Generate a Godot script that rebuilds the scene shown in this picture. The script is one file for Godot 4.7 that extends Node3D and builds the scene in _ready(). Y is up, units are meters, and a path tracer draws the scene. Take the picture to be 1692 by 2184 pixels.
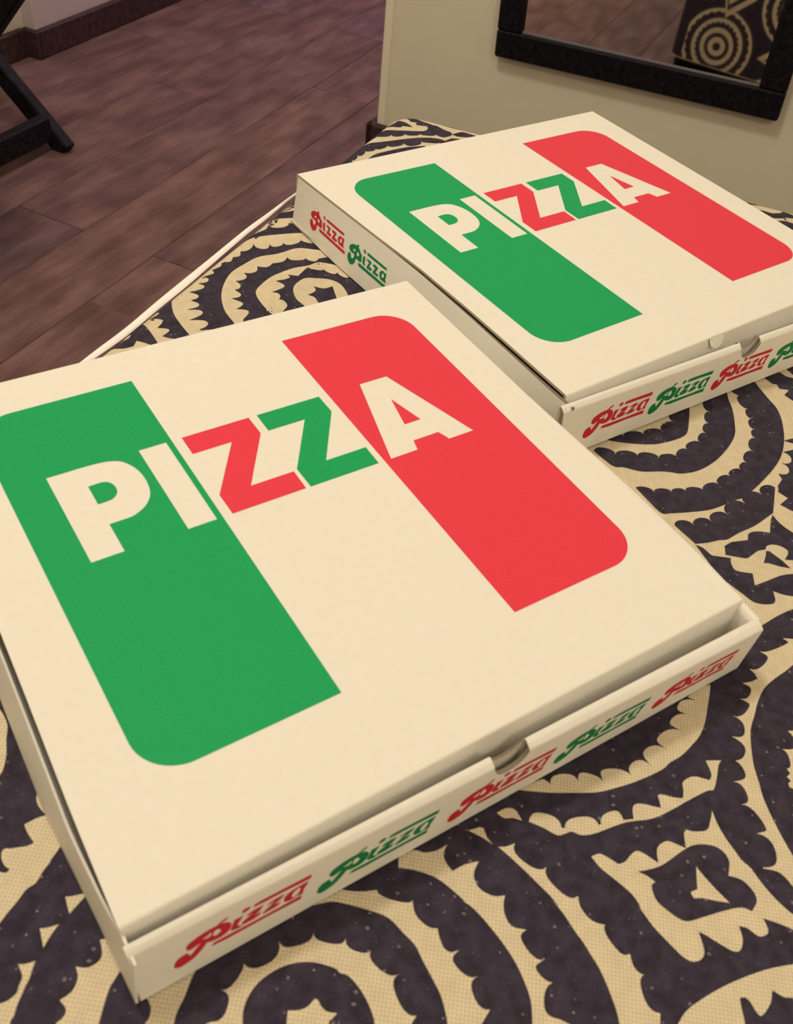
extends Node3D

const S := 0.393            # metres per pizza-box drawing unit
const TOP := 0.5            # height of the ottoman's fabric top
const ROOM_TURN := -0.314159   # the room's walls and planks run 18 degrees off the camera's axis

var mats := {}
var names := {}
var rng := RandomNumberGenerator.new()

func _ready():
	rng.seed = 11
	# ---- camera (shifted lens: the photograph is a crop of a larger frame)
	var cam := Camera3D.new()
	cam.name = "camera"
	add_child(cam)
	var right := Vector3(0.98684, 0.11340, -0.11526)
	var upv := Vector3(-0.16169, 0.69211, -0.70345)
	cam.transform = Transform3D(Basis(right, upv, right.cross(upv)).orthonormalized(), Vector3(0, TOP + 1.113 * S, 0))
	cam.projection = Camera3D.PROJECTION_FRUSTUM
	cam.near = 0.02
	cam.far = 40.0
	cam.size = 0.02 * 2184.0 / 2042.77
	cam.frustum_offset = Vector2(-71.4, 37.8) * 0.02 / 2042.77
	var lens := CameraAttributesPhysical.new()      # a phone's small aperture: the far wall is a little soft
	lens.frustum_near = 0.02
	lens.frustum_far = 40.0
	lens.frustum_focus_distance = 0.85
	lens.frustum_focal_length = 35.0
	lens.exposure_aperture = 16.0
	cam.attributes = lens
	cam.current = true
	# ---- environment: a closed room, lit by its lamps only
	var we := WorldEnvironment.new()
	we.name = "environment"
	var env := Environment.new()
	env.background_mode = Environment.BG_COLOR
	env.background_color = Color(0, 0, 0)
	env.tonemap_mode = Environment.TONE_MAPPER_LINEAR
	env.tonemap_exposure = 0.232
	env.sdfgi_enabled = true
	env.ssao_enabled = true
	env.ssil_enabled = true
	we.environment = env
	add_child(we)
	# ---- lamps: one warm ceiling lamp over the ottoman, one behind the viewer, a cooler one in the hall
	ceiling_lamp("round flush ceiling lamp above the ottoman's left side", Vector3(-0.55, 2.425, -0.80), 4.7, Color(1.0, 0.955, 0.88), 0.17)
	ceiling_lamp("round flush ceiling lamp behind the viewer", Vector3(0.95, 2.425, 1.0), 3.6, Color(1.0, 0.955, 0.88), 0.17)
	ceiling_lamp("round flush ceiling lamp out in the hall behind the partition", Vector3(0.15, 2.425, -3.9), 6.0, Color(1.0, 0.91, 0.98), 0.15)
	make_materials()
	build_room()
	build_ottoman()
	build_boxes()
	build_mirror()
	build_table()

# =====================================================================  bookkeeping
func numbered(called: String) -> String:
	if not names.has(called):
		names[called] = 0
		return called
	names[called] += 1
	return "%s_%03d" % [called, names[called]]

func tag(o: Node, label: String, category: String, group := ""):
	o.set_meta("label", label)
	o.set_meta("category", category)
	if group != "":
		o.set_meta("group", group)
	return o

func thing(called: String, label: String, category: String, at: Vector3, turn := 0.0, group := "") -> Node3D:
	var o := Node3D.new()
	o.name = numbered(called)
	o.position = at
	o.rotation.y = turn
	add_child(o)
	tag(o, label, category, group)
	return o

func part(called: String, mesh: Mesh, mat: Material, parent: Node) -> MeshInstance3D:
	var o := MeshInstance3D.new()
	o.name = called
	o.mesh = mesh
	if mat != null:
		o.material_override = mat
	parent.add_child(o, true)
	return o

func structure(called: String, mesh: Mesh, mat: Material, at := Vector3.ZERO) -> MeshInstance3D:
	var o := part(called, mesh, mat, self)
	o.set_meta("kind", "structure")
	o.rotation.y = ROOM_TURN
	o.position = room(at)
	return o

func room(p: Vector3) -> Vector3:      # room coordinates (x right, z towards the viewer) to world
	return Basis(Vector3.UP, ROOM_TURN) * p

# =====================================================================  mesh building
class MB:
	var v := PackedVector3Array()
	var n := PackedVector3Array()
	var t := PackedVector2Array()
	func tri(a: Vector3, b: Vector3, c: Vector3, na: Vector3, nb: Vector3, nc: Vector3, ua := Vector2.ZERO, ub := Vector2.ZERO, uc := Vector2.ZERO):
		# put the corners clockwise as seen from the side the normals point to
		if (b - a).cross(c - a).dot(na + nb + nc) > 0.0:
			v.append_array([a, c, b]); n.append_array([na, nc, nb]); t.append_array([ua, uc, ub])
		else:
			v.append_array([a, b, c]); n.append_array([na, nb, nc]); t.append_array([ua, ub, uc])
	func flat(a: Vector3, b: Vector3, c: Vector3, facing: Vector3, ua := Vector2.ZERO, ub := Vector2.ZERO, uc := Vector2.ZERO):
		var m := (b - a).cross(c - a)
		if m.length() < 1e-14:
			return
		m = m.normalized()
		if m.dot(facing) < 0.0:
			m = -m
		tri(a, b, c, m, m, m, ua, ub, uc)
	func quad(a: Vector3, b: Vector3, c: Vector3, d: Vector3, facing: Vector3):
		var m := (c - a).cross(d - b)
		if m.length() < 1e-14:
			return
		m = m.normalized()
		if m.dot(facing) < 0.0:
			m = -m
		var w := (b - a).length()
		var h := (d - a).length()
		tri(a, b, c, m, m, m, Vector2(0, 0), Vector2(w, 0), Vector2(w, h))
		tri(a, c, d, m, m, m, Vector2(0, 0), Vector2(w, h), Vector2(0, h))
	func box(c: Vector3, s: Vector3, b := 0.0, bas := Basis.IDENTITY):
		# a box with chamfered edges
		var h := s * 0.5
		var corner := func(sx: float, sy: float, sz: float, k: int) -> Vector3:
			var p := Vector3(sx * h.x, sy * h.y, sz * h.z)
			if k != 0: p.x -= sx * b
			if k != 1: p.y -= sy * b
			if k != 2: p.z -= sz * b
			return c + bas * p
		var g := [-1.0, 1.0]
		for s1 in g:
			quad(corner.call(s1, -1, -1, 0), corner.call(s1, 1, -1, 0), corner.call(s1, 1, 1, 0), corner.call(s1, -1, 1, 0), bas * Vector3(s1, 0, 0))
			quad(corner.call(-1, s1, -1, 1), corner.call(1, s1, -1, 1), corner.call(1, s1, 1, 1), corner.call(-1, s1, 1, 1), bas * Vector3(0, s1, 0))
			quad(corner.call(-1, -1, s1, 2), corner.call(1, -1, s1, 2), corner.call(1, 1, s1, 2), corner.call(-1, 1, s1, 2), bas * Vector3(0, 0, s1))
			if b > 0.0:
				for s2 in g:
					quad(corner.call(s1, s2, -1, 0), corner.call(s1, s2, 1, 0), corner.call(s1, s2, 1, 1), corner.call(s1, s2, -1, 1), bas * Vector3(s1, s2, 0))
					quad(corner.call(s1, -1, s2, 0), corner.call(s1, 1, s2, 0), corner.call(s1, 1, s2, 2), corner.call(s1, -1, s2, 2), bas * Vector3(s1, 0, s2))
					quad(corner.call(-1, s1, s2, 1), corner.call(1, s1, s2, 1), corner.call(1, s1, s2, 2), corner.call(-1, s1, s2, 2), bas * Vector3(0, s1, s2))
					for s3 in g:
						flat(corner.call(s1, s2, s3, 0), corner.call(s1, s2, s3, 1), corner.call(s1, s2, s3, 2), bas * Vector3(s1, s2, s3))
	func bar(a: Vector3, b: Vector3, w: float, d: float, hint: Vector3, bev := 0.003):
		# a bar from a to b; w across (in the plane of hint), d deep
		var y := (b - a).normalized()
		var z := hint.normalized()
		var x := y.cross(z).normalized()
		z = x.cross(y)
		box((a + b) * 0.5, Vector3(w, (b - a).length(), d), bev, Basis(x, y, z))
	func add_to(m: ArrayMesh, mat: Material):
		if v.is_empty():
			return m
		var arr := []
		arr.resize(Mesh.ARRAY_MAX)
		arr[Mesh.ARRAY_VERTEX] = v
		arr[Mesh.ARRAY_NORMAL] = n
		arr[Mesh.ARRAY_TEX_UV] = t
		arr[Mesh.ARRAY_TANGENT] = tangents()
		m.add_surface_from_arrays(Mesh.PRIMITIVE_TRIANGLES, arr)
		if mat != null:
			m.surface_set_material(m.get_surface_count() - 1, mat)
		return m
	func tangents() -> PackedFloat32Array:
		var o := PackedFloat32Array()
		o.resize(v.size() * 4)
		for k in v.size():
			var x := Vector3(1, 0, 0) - n[k] * n[k].x
			if x.length() < 0.1:
				x = Vector3(0, 0, 1) - n[k] * n[k].z
			x = x.normalized()
			o[k * 4] = x.x; o[k * 4 + 1] = x.y; o[k * 4 + 2] = x.z; o[k * 4 + 3] = 1.0
		return o
	func mesh(mat: Material = null) -> ArrayMesh:
		return add_to(ArrayMesh.new(), mat)

func box_mesh(s: Vector3, b := 0.0, c := Vector3.ZERO) -> ArrayMesh:
	var m := MB.new()
	m.box(c, s, b)
	return m.mesh()

func slope(a: Vector3, b: Vector3, c: Vector3) -> Vector3:    # tangent at b, led by the shorter of its two spans
	var o := Vector3.ZERO
	if a.distance_to(b) > 1e-9:
		o += (b - a) / a.distance_squared_to(b)
	if c.distance_to(b) > 1e-9:
		o += (c - b) / c.distance_squared_to(b)
	return o.normalized()

# a bent sheet of board: rows of points on its outer face, thickness t behind it; its cut rims take another material
func sheet(rows: Array, t: float, face: Material, rim: Material, away := Vector3.ZERO) -> ArrayMesh:
	var nr := rows.size()
	var nc: int = rows[0].size()
	var nn := []
	var flip := 1.0
	for i in nr:
		var line := PackedVector3Array()
		for j in nc:
			var du := slope(rows[i][maxi(j - 1, 0)], rows[i][j], rows[i][mini(j + 1, nc - 1)])
			var dv := slope(rows[maxi(i - 1, 0)][j], rows[i][j], rows[mini(i + 1, nr - 1)][j])
			line.append(du.cross(dv).normalized())
		nn.append(line)
	if away != Vector3.ZERO and (nn[nr / 2][nc / 2] as Vector3).dot(away) < 0.0:
		flip = -1.0
	var a := MB.new()
	var e := MB.new()
	for i in nr - 1:
		for j in nc - 1:
			var q := [[i, j], [i, j + 1], [i + 1, j + 1], [i + 1, j]]
			var p := []
			var m := []
			for k in q:
				p.append(rows[k[0]][k[1]])
				m.append(nn[k[0]][k[1]] * flip)
			a.tri(p[0], p[1], p[2], m[0], m[1], m[2])
			a.tri(p[0], p[2], p[3], m[0], m[2], m[3])
			var b := []
			for k in 4:
				b.append(p[k] - m[k] * t)
			a.tri(b[0], b[1], b[2], -m[0], -m[1], -m[2])
			a.tri(b[0], b[2], b[3], -m[0], -m[2], -m[3])
			if i == 0: e.quad(p[0], p[1], b[1], b[0], p[0] - p[3])
			if i == nr - 2: e.quad(p[3], p[2], b[2], b[3], p[3] - p[0])
			if j == 0: e.quad(p[0], p[3], b[3], b[0], p[0] - p[1])
			if j == nc - 2: e.quad(p[1], p[2], b[2], b[1], p[1] - p[0])
	var mm := a.mesh(face)
	return e.add_to(mm, rim)

# =====================================================================  outlines
func pts(raw: Array, k := 0.0001) -> PackedVector2Array:
	var o := PackedVector2Array()
	for i in range(0, raw.size(), 2):
		o.append(Vector2(raw[i], raw[i + 1]) * k)
	return o

func cp(raw: Array) -> PackedVector2Array:     # straight lines
	return pts(raw)

func cs(raw: Array) -> PackedVector2Array:     # a smooth curve through the points
	var p := pts(raw)
	var o := PackedVector2Array()
	var n := p.size()
	for i in n - 1:
		var a := p[maxi(i - 1, 0)]
		var b := p[i]
		var c := p[i + 1]
		var d := p[mini(i + 2, n - 1)]
		var steps: int = clampi(int(b.distance_to(c) / 0.0025), 3, 9)
		for k in steps:
			o.append(b.cubic_interpolate(c, a, d, float(k) / steps))
	o.append(p[n - 1])
	return o

func ca(raw: Array) -> PackedVector2Array:     # tip, crown, tip, crown ... tip: rounded lobes between sharp tips
	var p := pts(raw)
	var o := PackedVector2Array()
	for i in range(0, p.size() - 2, 2):
		var a := p[i]
		var m := p[i + 1]
		var b := p[i + 2]
		var w := b - a
		var foot := a + w * ((m - a).dot(w) / maxf(w.length_squared(), 1e-12))
		var up := m - foot
		var h := w * 0.26
		for k in 6:
			o.append(a.bezier_interpolate(a + up * 0.75 + (m - a) * 0.05, m - h, m, k / 6.0))
		for k in 6:
			o.append(m.bezier_interpolate(m + h, b + up * 0.75 + (m - b) * 0.05, b, k / 6.0))
	o.append(p[p.size() - 1])
	return o

func cl(raw: Array, bulge: float) -> PackedVector2Array:    # lobes of one bulge between the tips
	var p := pts(raw)
	var o := PackedVector2Array()
	for i in p.size() - 1:
		var a := p[i]
		var b := p[i + 1]
		var up := Vector2(-(b - a).y, (b - a).x) * bulge * 1.35
		for k in 8:
			o.append(a.bezier_interpolate(a + up, b + up, b, k / 8.0))
	o.append(p[p.size() - 1])
	return o

func joined(segs: Array) -> PackedVector2Array:
	var o := PackedVector2Array()
	for sg in segs:
		for q in sg:
			if o.is_empty() or o[o.size() - 1].distance_to(q) > 0.00002:
				o.append(q)
	while o.size() > 3 and o[0].distance_to(o[o.size() - 1]) < 0.00002:
		o.remove_at(o.size() - 1)
	return o

func ears(poly: PackedVector2Array) -> PackedInt32Array:    # the built-in works with an absolute tolerance, so feed it large numbers
	var b := PackedVector2Array()
	for q in poly:
		b.append(q * 10000.0)
	return Geometry2D.triangulate_polygon(b)

func clean(poly: PackedVector2Array) -> Array:
	# simple outlines only: a crossing outline is resolved into its outer loops
	var big := PackedVector2Array()
	for q in poly:
		big.append(q * 1000.0)
	if Geometry2D.is_polygon_clockwise(big):
		big.reverse()
	var o := []
	for r in Geometry2D.offset_polygon(big, 0.0005):
		if Geometry2D.is_polygon_clockwise(r):
			continue
		var s2 := PackedVector2Array()
		for q in r:
			s2.append(q * 0.001)
		if ears(s2).size() > 0:
			o.append(s2)
	if o.is_empty():
		print("outline lost, points: ", poly.size(), " at ", poly[0])
	return o

# an outline with openings: each opening is joined to the outside by a hair-thin slit
func pierced(segs: Array, holes: Array) -> PackedVector2Array:
	var poly := joined(segs)
	var big := PackedVector2Array()
	for q in poly: big.append(q * 1000.0)
	if Geometry2D.is_polygon_clockwise(big):
		big.reverse()
	for hs in holes:
		var h := PackedVector2Array()
		for q in joined(hs): h.append(q * 1000.0)
		if Geometry2D.is_polygon_clockwise(h):
			h.reverse()
		var best := [1e9, Vector2.ZERO, Vector2.ZERO]
		for q in h:
			for w in big:
				if q.distance_to(w) < best[0]:
					best = [q.distance_to(w), q, w]
		var d: Vector2 = (best[2] - best[1]).normalized()
		var sd := Vector2(-d.y, d.x) * 0.006
		var a: Vector2 = best[1] - d * 0.05
		var b: Vector2 = best[2] + d * 0.05
		var slit := PackedVector2Array([a - sd, b - sd, b + sd, a + sd])
		if Geometry2D.is_polygon_clockwise(slit):
			slit.reverse()
		var key = Geometry2D.merge_polygons(h, slit)
		var cut = Geometry2D.clip_polygons(big, key[0])
		var pick := big
		var area := -1.0
		for c in cut:
			var ar := absf(signed_area(c))
			if ar > area and not Geometry2D.is_polygon_clockwise(c):
				area = ar
				pick = c
		big = pick
	var o := PackedVector2Array()
	for q in big: o.append(q * 0.001)
	return o

func signed_area(p: PackedVector2Array) -> float:
	var s := 0.0
	for i in p.size():
		s += p[i].cross(p[(i + 1) % p.size()])
	return s * 0.5

# =====================================================================  materials
func flat_mat(c: Color, rough := 0.7, metal := 0.0) -> StandardMaterial3D:
	var m := StandardMaterial3D.new()
	m.albedo_color = c
	m.roughness = rough
	m.metallic = metal
	m.metallic_specular = 0.5 if metal > 0.5 else 0.22
	return m

func noise_tex(seed_: int, freq: float, lo: Color, hi: Color, size := 256, octaves := 4) -> NoiseTexture2D:
	var nz := FastNoiseLite.new()
	nz.seed = seed_
	nz.frequency = freq
	nz.fractal_octaves = octaves
	var ramp := Gradient.new()
	ramp.set_color(0, lo)
	ramp.set_color(1, hi)
	var t := NoiseTexture2D.new()
	t.width = size
	t.height = size
	t.seamless = true
	t.noise = nz
	t.color_ramp = ramp
	return t

func speckled(c: Color, amount: float, seed_: int, scale: float, rough := 0.75) -> StandardMaterial3D:
	var m := flat_mat(Color(1, 1, 1), rough)
	m.albedo_texture = noise_tex(seed_, 0.05, c.darkened(amount), c.lightened(amount), 256, 4)
	m.uv1_triplanar = true
	m.uv1_scale = Vector3.ONE * scale
	return m

func weave_tiles() -> Array:
	# one 16 x 16 cell of plain canvas weave: height and cream colour, tiled by blitting
	var h := Image.create(16, 16, false, Image.FORMAT_RGB8)
	var c := Image.create(16, 16, false, Image.FORMAT_RGB8)
	for y in 16:
		for x in 16:
			var best := 0.0
			for k in 2:                       # two bumps: one warp and one weft crossing in each cell
				var cx := 4.0 + 8.0 * k
				var cy := 4.0 + 8.0 * k
				for ox in [-16, 0, 16]:
					for oy in [-16, 0, 16]:
						var dx: float = (x + 0.5 - cx + ox) / 6.6
						var dy: float = (y + 0.5 - cy + oy) / 5.2
						best = maxf(best, clampf(1.0 - dx * dx - dy * dy, 0.0, 1.0))
				cx = 12.0 - 8.0 * k
				for ox in [-16, 0, 16]:
					for oy in [-16, 0, 16]:
						var dx: float = (x + 0.5 - cx + ox) / 5.2
						var dy: float = (y + 0.5 - cy + oy) / 6.6
						best = maxf(best, 0.82 * clampf(1.0 - dx * dx - dy * dy, 0.0, 1.0))
			var v := sqrt(best)
			h.set_pixel(x, y, Color(v, v, v))
			c.set_pixel(x, y, Color(0.64, 0.57, 0.45).lerp(Color(0.885, 0.83, 0.715), smoothstep(0.25, 0.85, v)))
	var H := Image.create(512, 512, false, Image.FORMAT_RGB8)
	var C := Image.create(512, 512, false, Image.FORMAT_RGB8)
	for y in 32:
		for x in 32:
			H.blit_rect(h, Rect2i(0, 0, 16, 16), Vector2i(x * 16, y * 16))
			C.blit_rect(c, Rect2i(0, 0, 16, 16), Vector2i(x * 16, y * 16))
	var nz := FastNoiseLite.new()
	nz.seed = 5
	nz.frequency = 0.02
	nz.fractal_octaves = 3
	var mott := nz.get_seamless_image(512, 512)
	var fine := FastNoiseLite.new()
	fine.seed = 8
	fine.frequency = 0.3
	var grit := fine.get_seamless_image(512, 512)
	var D := Image.create(512, 512, false, Image.FORMAT_RGB8)
	for y in 512:
		for x in 512:
			var g := mott.get_pixel(x, y).r
			var f := grit.get_pixel(x, y).r
			var hv := H.get_pixel(x, y).r
			var k: float = 0.72 + 0.42 * g + 0.34 * (f - 0.5) + 0.18 * hv
			var col := Color(0.208 * k, 0.186 * k, 0.232 * k)
			D.set_pixel(x, y, col)
			var cc := C.get_pixel(x, y)
			var kk := 0.965 + 0.06 * g
			C.set_pixel(x, y, Color(cc.r * kk, cc.g * kk, cc.b * kk * (0.97 + 0.05 * f)))
	# where the ink has flaked off the raised threads the pale canvas shows
	for i in 190:
		var cx := rng.randi_range(0, 511)
		var cy := rng.randi_range(0, 511)
		var rad: float = 1.0 + 3.4 * pow(rng.randf(), 3.0)
		for dy in range(-6, 7):
			for dx in range(-6, 7):
				var q := Vector2(dx, dy * rng.randf_range(0.9, 1.4)).length()
				if q < rad and rng.randf() < 0.75:
					var xx := posmod(cx + dx, 512)
					var yy := posmod(cy + dy, 512)
					D.set_pixel(xx, yy, D.get_pixel(xx, yy).lerp(Color(0.78, 0.74, 0.72), rng.randf_range(0.25, 0.8)))
	var N: Image = H.duplicate()
	N.bump_map_to_normal_map(2.4)
	return [tex(C), tex(D), tex(N)]

func tex(im: Image) -> ImageTexture:
	im.generate_mipmaps()
	return ImageTexture.create_from_image(im)

func wood_image(seed_: int, lo: Color, hi: Color) -> ImageTexture:
	var a := FastNoiseLite.new()
	a.seed = seed_
	a.frequency = 0.012
	a.fractal_octaves = 4
	var b := FastNoiseLite.new()
	b.seed = seed_ + 50
	b.frequency = 0.05
	b.fractal_octaves = 3
	var im := Image.create(192, 768, false, Image.FORMAT_RGB8)
	for y in 768:
		for x in 192:
			var w := a.get_noise_2d(x * 2.6, y * 0.8)
			var g := b.get_noise_2d(x * 6.0 + 30.0 * w, y * 0.28)
			var blot := a.get_noise_2d(x * 1.2 + 900.0, y * 1.0 + 300.0)
			var k := clampf(0.5 + 0.5 * w + 0.22 * g + 0.45 * blot, 0.0, 1.0)
			im.set_pixel(x, y, lo.lerp(hi, k))
	return tex(im)

func make_materials():
	var card := Color(0.955, 0.94, 0.905)
	mats.card = speckled(card, 0.012, 3, 9.0, 0.62)
	mats.card_inside = speckled(Color(0.86, 0.84, 0.79), 0.02, 4, 9.0, 0.8)
	mats.rim = speckled(Color(0.80, 0.76, 0.68), 0.10, 6, 60.0, 0.9)
	mats.kraft = speckled(Color(0.50, 0.43, 0.35), 0.35, 7, 160.0, 0.95)
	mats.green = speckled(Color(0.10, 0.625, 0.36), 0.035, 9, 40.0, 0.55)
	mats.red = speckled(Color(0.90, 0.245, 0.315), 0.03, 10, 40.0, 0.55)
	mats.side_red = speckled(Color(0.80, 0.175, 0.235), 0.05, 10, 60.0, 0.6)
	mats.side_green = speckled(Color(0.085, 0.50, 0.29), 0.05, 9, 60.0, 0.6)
	var w := weave_tiles()
	for k in 2:
		var m := flat_mat(Color(1, 1, 1), 0.92)
		m.albedo_texture = w[k]
		m.normal_enabled = true
		m.normal_texture = w[2]
		m.normal_scale = 1.2
		m.uv1_scale = Vector3(0.01 / 0.115, 0.01 / 0.115, 1)
		mats[["canvas", "ink"][k]] = m
	mats.white_trim = flat_mat(Color(1.0, 0.99, 0.97), 0.6)
	mats.plinth = flat_mat(Color(0.04, 0.03, 0.045), 0.5)
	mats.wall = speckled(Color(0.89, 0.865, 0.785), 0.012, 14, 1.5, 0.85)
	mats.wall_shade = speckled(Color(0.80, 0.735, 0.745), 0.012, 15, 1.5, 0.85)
	mats.bead = flat_mat(Color(0.93, 0.905, 0.825), 0.7)
	mats.ceiling = flat_mat(Color(0.9, 0.88, 0.84), 0.9)
	mats.baseboard = speckled(Color(0.235, 0.155, 0.165), 0.1, 16, 4.0, 0.5)
	mats.frame = speckled(Color(0.035, 0.022, 0.045), 0.1, 17, 6.0, 0.55)
	mats.stool = speckled(Color(0.06, 0.042, 0.075), 0.12, 18, 6.0, 0.55)
	mats.mirror = flat_mat(Color(0.96, 0.96, 0.95), 0.03, 1.0)
	mats.bevel = flat_mat(Color(0.80, 0.80, 0.80), 0.12, 1.0)
	mats.planks = []
	var tones := [[Color(0.33, 0.245, 0.245), Color(0.50, 0.39, 0.38)], [Color(0.31, 0.235, 0.25), Color(0.475, 0.375, 0.38)], [Color(0.345, 0.255, 0.245), Color(0.525, 0.405, 0.385)]]
	for i in 3:
		var m := flat_mat(Color(1, 1, 1), 0.55)
		m.albedo_texture = wood_image(20 + i, tones[i][0], tones[i][1])
		mats.planks.append(m)
	mats.seam = flat_mat(Color(0.20, 0.14, 0.14), 0.9)

# =====================================================================  lamps
func ceiling_lamp(label: String, at: Vector3, energy: float, c: Color, r: float):
	var t := thing("ceiling_lamp", label, "lamp", Vector3(at.x, at.y, at.z))
	var profile := [Vector2(r + 0.02, 0.02), Vector2(r + 0.02, -0.012), Vector2(r, -0.018), Vector2(0.0, -0.018)]
	var ring := MB.new()
	var glass := MB.new()
	for k in 40:
		var a0 := TAU * k / 40.0
		var a1 := TAU * (k + 1) / 40.0
		var d0 := Vector3(cos(a0), 0, sin(a0))
		var d1 := Vector3(cos(a1), 0, sin(a1))
		for i in 2:
			var p: Vector2 = profile[i]
			var q: Vector2 = profile[i + 1]
			ring.quad(d0 * p.x + Vector3.UP * p.y, d1 * p.x + Vector3.UP * p.y, d1 * q.x + Vector3.UP * q.y, d0 * q.x + Vector3.UP * q.y, d0 + Vector3.DOWN * i)
		glass.flat(d0 * r + Vector3.UP * -0.018, d1 * r + Vector3.UP * -0.018, Vector3.UP * -0.03, Vector3.DOWN)
	part("rim", ring.mesh(), flat_mat(Color(0.85, 0.85, 0.83), 0.4), t)
	var gm := flat_mat(Color(1, 1, 1), 0.5)
	gm.emission_enabled = true
	gm.emission = c
	gm.emission_energy_multiplier = 1.5
	part("diffuser", glass.mesh(), gm, t)
	var l := OmniLight3D.new()
	l.name = "light"
	l.light_color = c
	l.light_energy = energy
	l.omni_range = 12.0
	l.omni_attenuation = 2.0
	l.light_size = r * 0.7
	l.shadow_enabled = true
	l.position = Vector3(0, -0.17, 0)
	t.add_child(l)

# =====================================================================  room
func build_room():
	# floor: dark slab with planks laid on it
	var fl := structure("floor", box_mesh(Vector3(5.2, 0.1, 8.6), 0.0, Vector3(0, -0.053, 0)), mats.seam, Vector3(0.35, 0, -1.65))
	var width := 0.150
	var variants := []
	for i in 9:
		var m := MB.new()
		var len_: float = [1.22, 0.80, 0.42][i % 3]
		var off := Vector2(rng.randf(), rng.randf())
		plank_mesh(m, width - 0.0012, len_ - 0.0012, off)
		variants.append([m.mesh(), len_])
	var x := -1.90
	var row := 0
	while x < 2.3:
		var z: float = 2.0 - [0.0, 0.42, 0.80, 0.2][row % 4]
		var k := row
		while z > -5.3:
			var vi := 0
			if z > 1.9 or z < -4.3:
				vi = 1 + (k % 2)
			var pick: Array = variants[vi + 3 * (rng.randi() % 3)]
			var o := part("plank", pick[0], mats.planks[rng.randi() % 3], fl)
			o.position = Vector3(x + width * 0.5 - 0.35, 0, z - pick[1] * 0.5 + 1.65)
			z -= pick[1]
			k += 1
		x += width
		row += 1
	# the partition with the mirror, its corner bead and its dark baseboard
	structure("wall_partition", box_mesh(Vector3(3.25, 2.45, 0.12), 0.004, Vector3(1.625, 1.225, -0.06)), mats.wall, Vector3(-0.852, 0, -1.824))
	structure("trim_1", box_mesh(Vector3(0.018, 2.44, 0.006), 0.002, Vector3(0.009, 1.225, 0.001)), mats.bead, Vector3(-0.852, 0, -1.824))
	var bb := MB.new()
	bb.box(Vector3(1.615, 0.0425, 0.008), Vector3(3.27, 0.085, 0.016), 0.004)
	bb.box(Vector3(-0.011, 0.0425, -0.06), Vector3(0.016, 0.085, 0.152), 0.004)
	structure("baseboard_partition", bb.mesh(), mats.baseboard, Vector3(-0.852, 0, -1.824))
	# left wall: the stretch beyond the small step, and the stretch nearer the viewer
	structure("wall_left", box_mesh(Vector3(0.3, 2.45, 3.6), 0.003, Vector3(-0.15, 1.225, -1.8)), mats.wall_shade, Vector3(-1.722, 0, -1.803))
	structure("wall_left_near", box_mesh(Vector3(0.25, 2.45, 4.4), 0.003, Vector3(-0.125, 1.225, 2.0)), mats.wall, Vector3(-1.756, 0, -1.86))
	var bl := MB.new()
	bl.box(Vector3(0.0075, 0.031, -1.79), Vector3(0.015, 0.062, 3.6), 0.003)
	bl.box(Vector3(-0.008, 0.031, 0.0075), Vector3(0.046, 0.062, 0.015), 0.003)
	structure("baseboard_left", bl.mesh(), mats.baseboard, Vector3(-1.722, 0, -1.803))
	structure("baseboard_left_near", box_mesh(Vector3(0.015, 0.062, 4.2), 0.003, Vector3(0.0075, 0.031, 2.1)), mats.baseboard, Vector3(-1.756, 0, -1.79))
	# the rest of the room closes behind and beside the viewer
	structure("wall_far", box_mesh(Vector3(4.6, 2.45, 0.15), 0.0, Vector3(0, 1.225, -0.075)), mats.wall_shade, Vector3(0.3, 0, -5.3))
	structure("wall_right", box_mesh(Vector3(0.15, 2.45, 7.6), 0.0, Vector3(0.075, 1.225, 0)), mats.wall, Vector3(2.3, 0, -1.6))
	structure("wall_back", box_mesh(Vector3(4.6, 2.45, 0.15), 0.0, Vector3(0, 1.225, 0.075)), mats.wall, Vector3(0.3, 0, 2.0))
	structure("ceiling", box_mesh(Vector3(5.0, 0.12, 8.0), 0.0, Vector3(0, 0.06, 0)), mats.ceiling, Vector3(0.3, 2.45, -1.6))

func plank_mesh(m: MB, w: float, l: float, off: Vector2):
	var b := 0.0016
	var h := Vector2(w, l) * 0.5
	var uv := func(p: Vector3) -> Vector2: return Vector2((p.x + h.x) / 0.30 + off.x, (p.z + h.y) / 1.6 + off.y)
	var a := [Vector3(-h.x + b, 0, -h.y + b), Vector3(h.x - b, 0, -h.y + b), Vector3(h.x - b, 0, h.y - b), Vector3(-h.x + b, 0, h.y - b)]
	var c := [Vector3(-h.x, -b, -h.y), Vector3(h.x, -b, -h.y), Vector3(h.x, -b, h.y), Vector3(-h.x, -b, h.y)]
	m.flat(a[0], a[1], a[2], Vector3.UP, uv.call(a[0]), uv.call(a[1]), uv.call(a[2]))
	m.flat(a[0], a[2], a[3], Vector3.UP, uv.call(a[0]), uv.call(a[2]), uv.call(a[3]))
	for i in 4:
		var j := (i + 1) % 4
		var f: Vector3 = (c[i] + c[j]) + Vector3(0, 0.5, 0)
		m.flat(a[i], a[j], c[j], f, uv.call(a[i]), uv.call(a[j]), uv.call(c[j]))
		m.flat(a[i], c[j], c[i], f, uv.call(a[i]), uv.call(c[j]), uv.call(c[i]))
		var dn := Vector3(0, -0.0014, 0)
		m.flat(c[i], c[j], c[j] + dn, f - Vector3(0, 0.5, 0), uv.call(c[i]), uv.call(c[j]), uv.call(c[j]))
		m.flat(c[i], c[j] + dn, c[i] + dn, f - Vector3(0, 0.5, 0), uv.call(c[i]), uv.call(c[j]), uv.call(c[i]))

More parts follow.
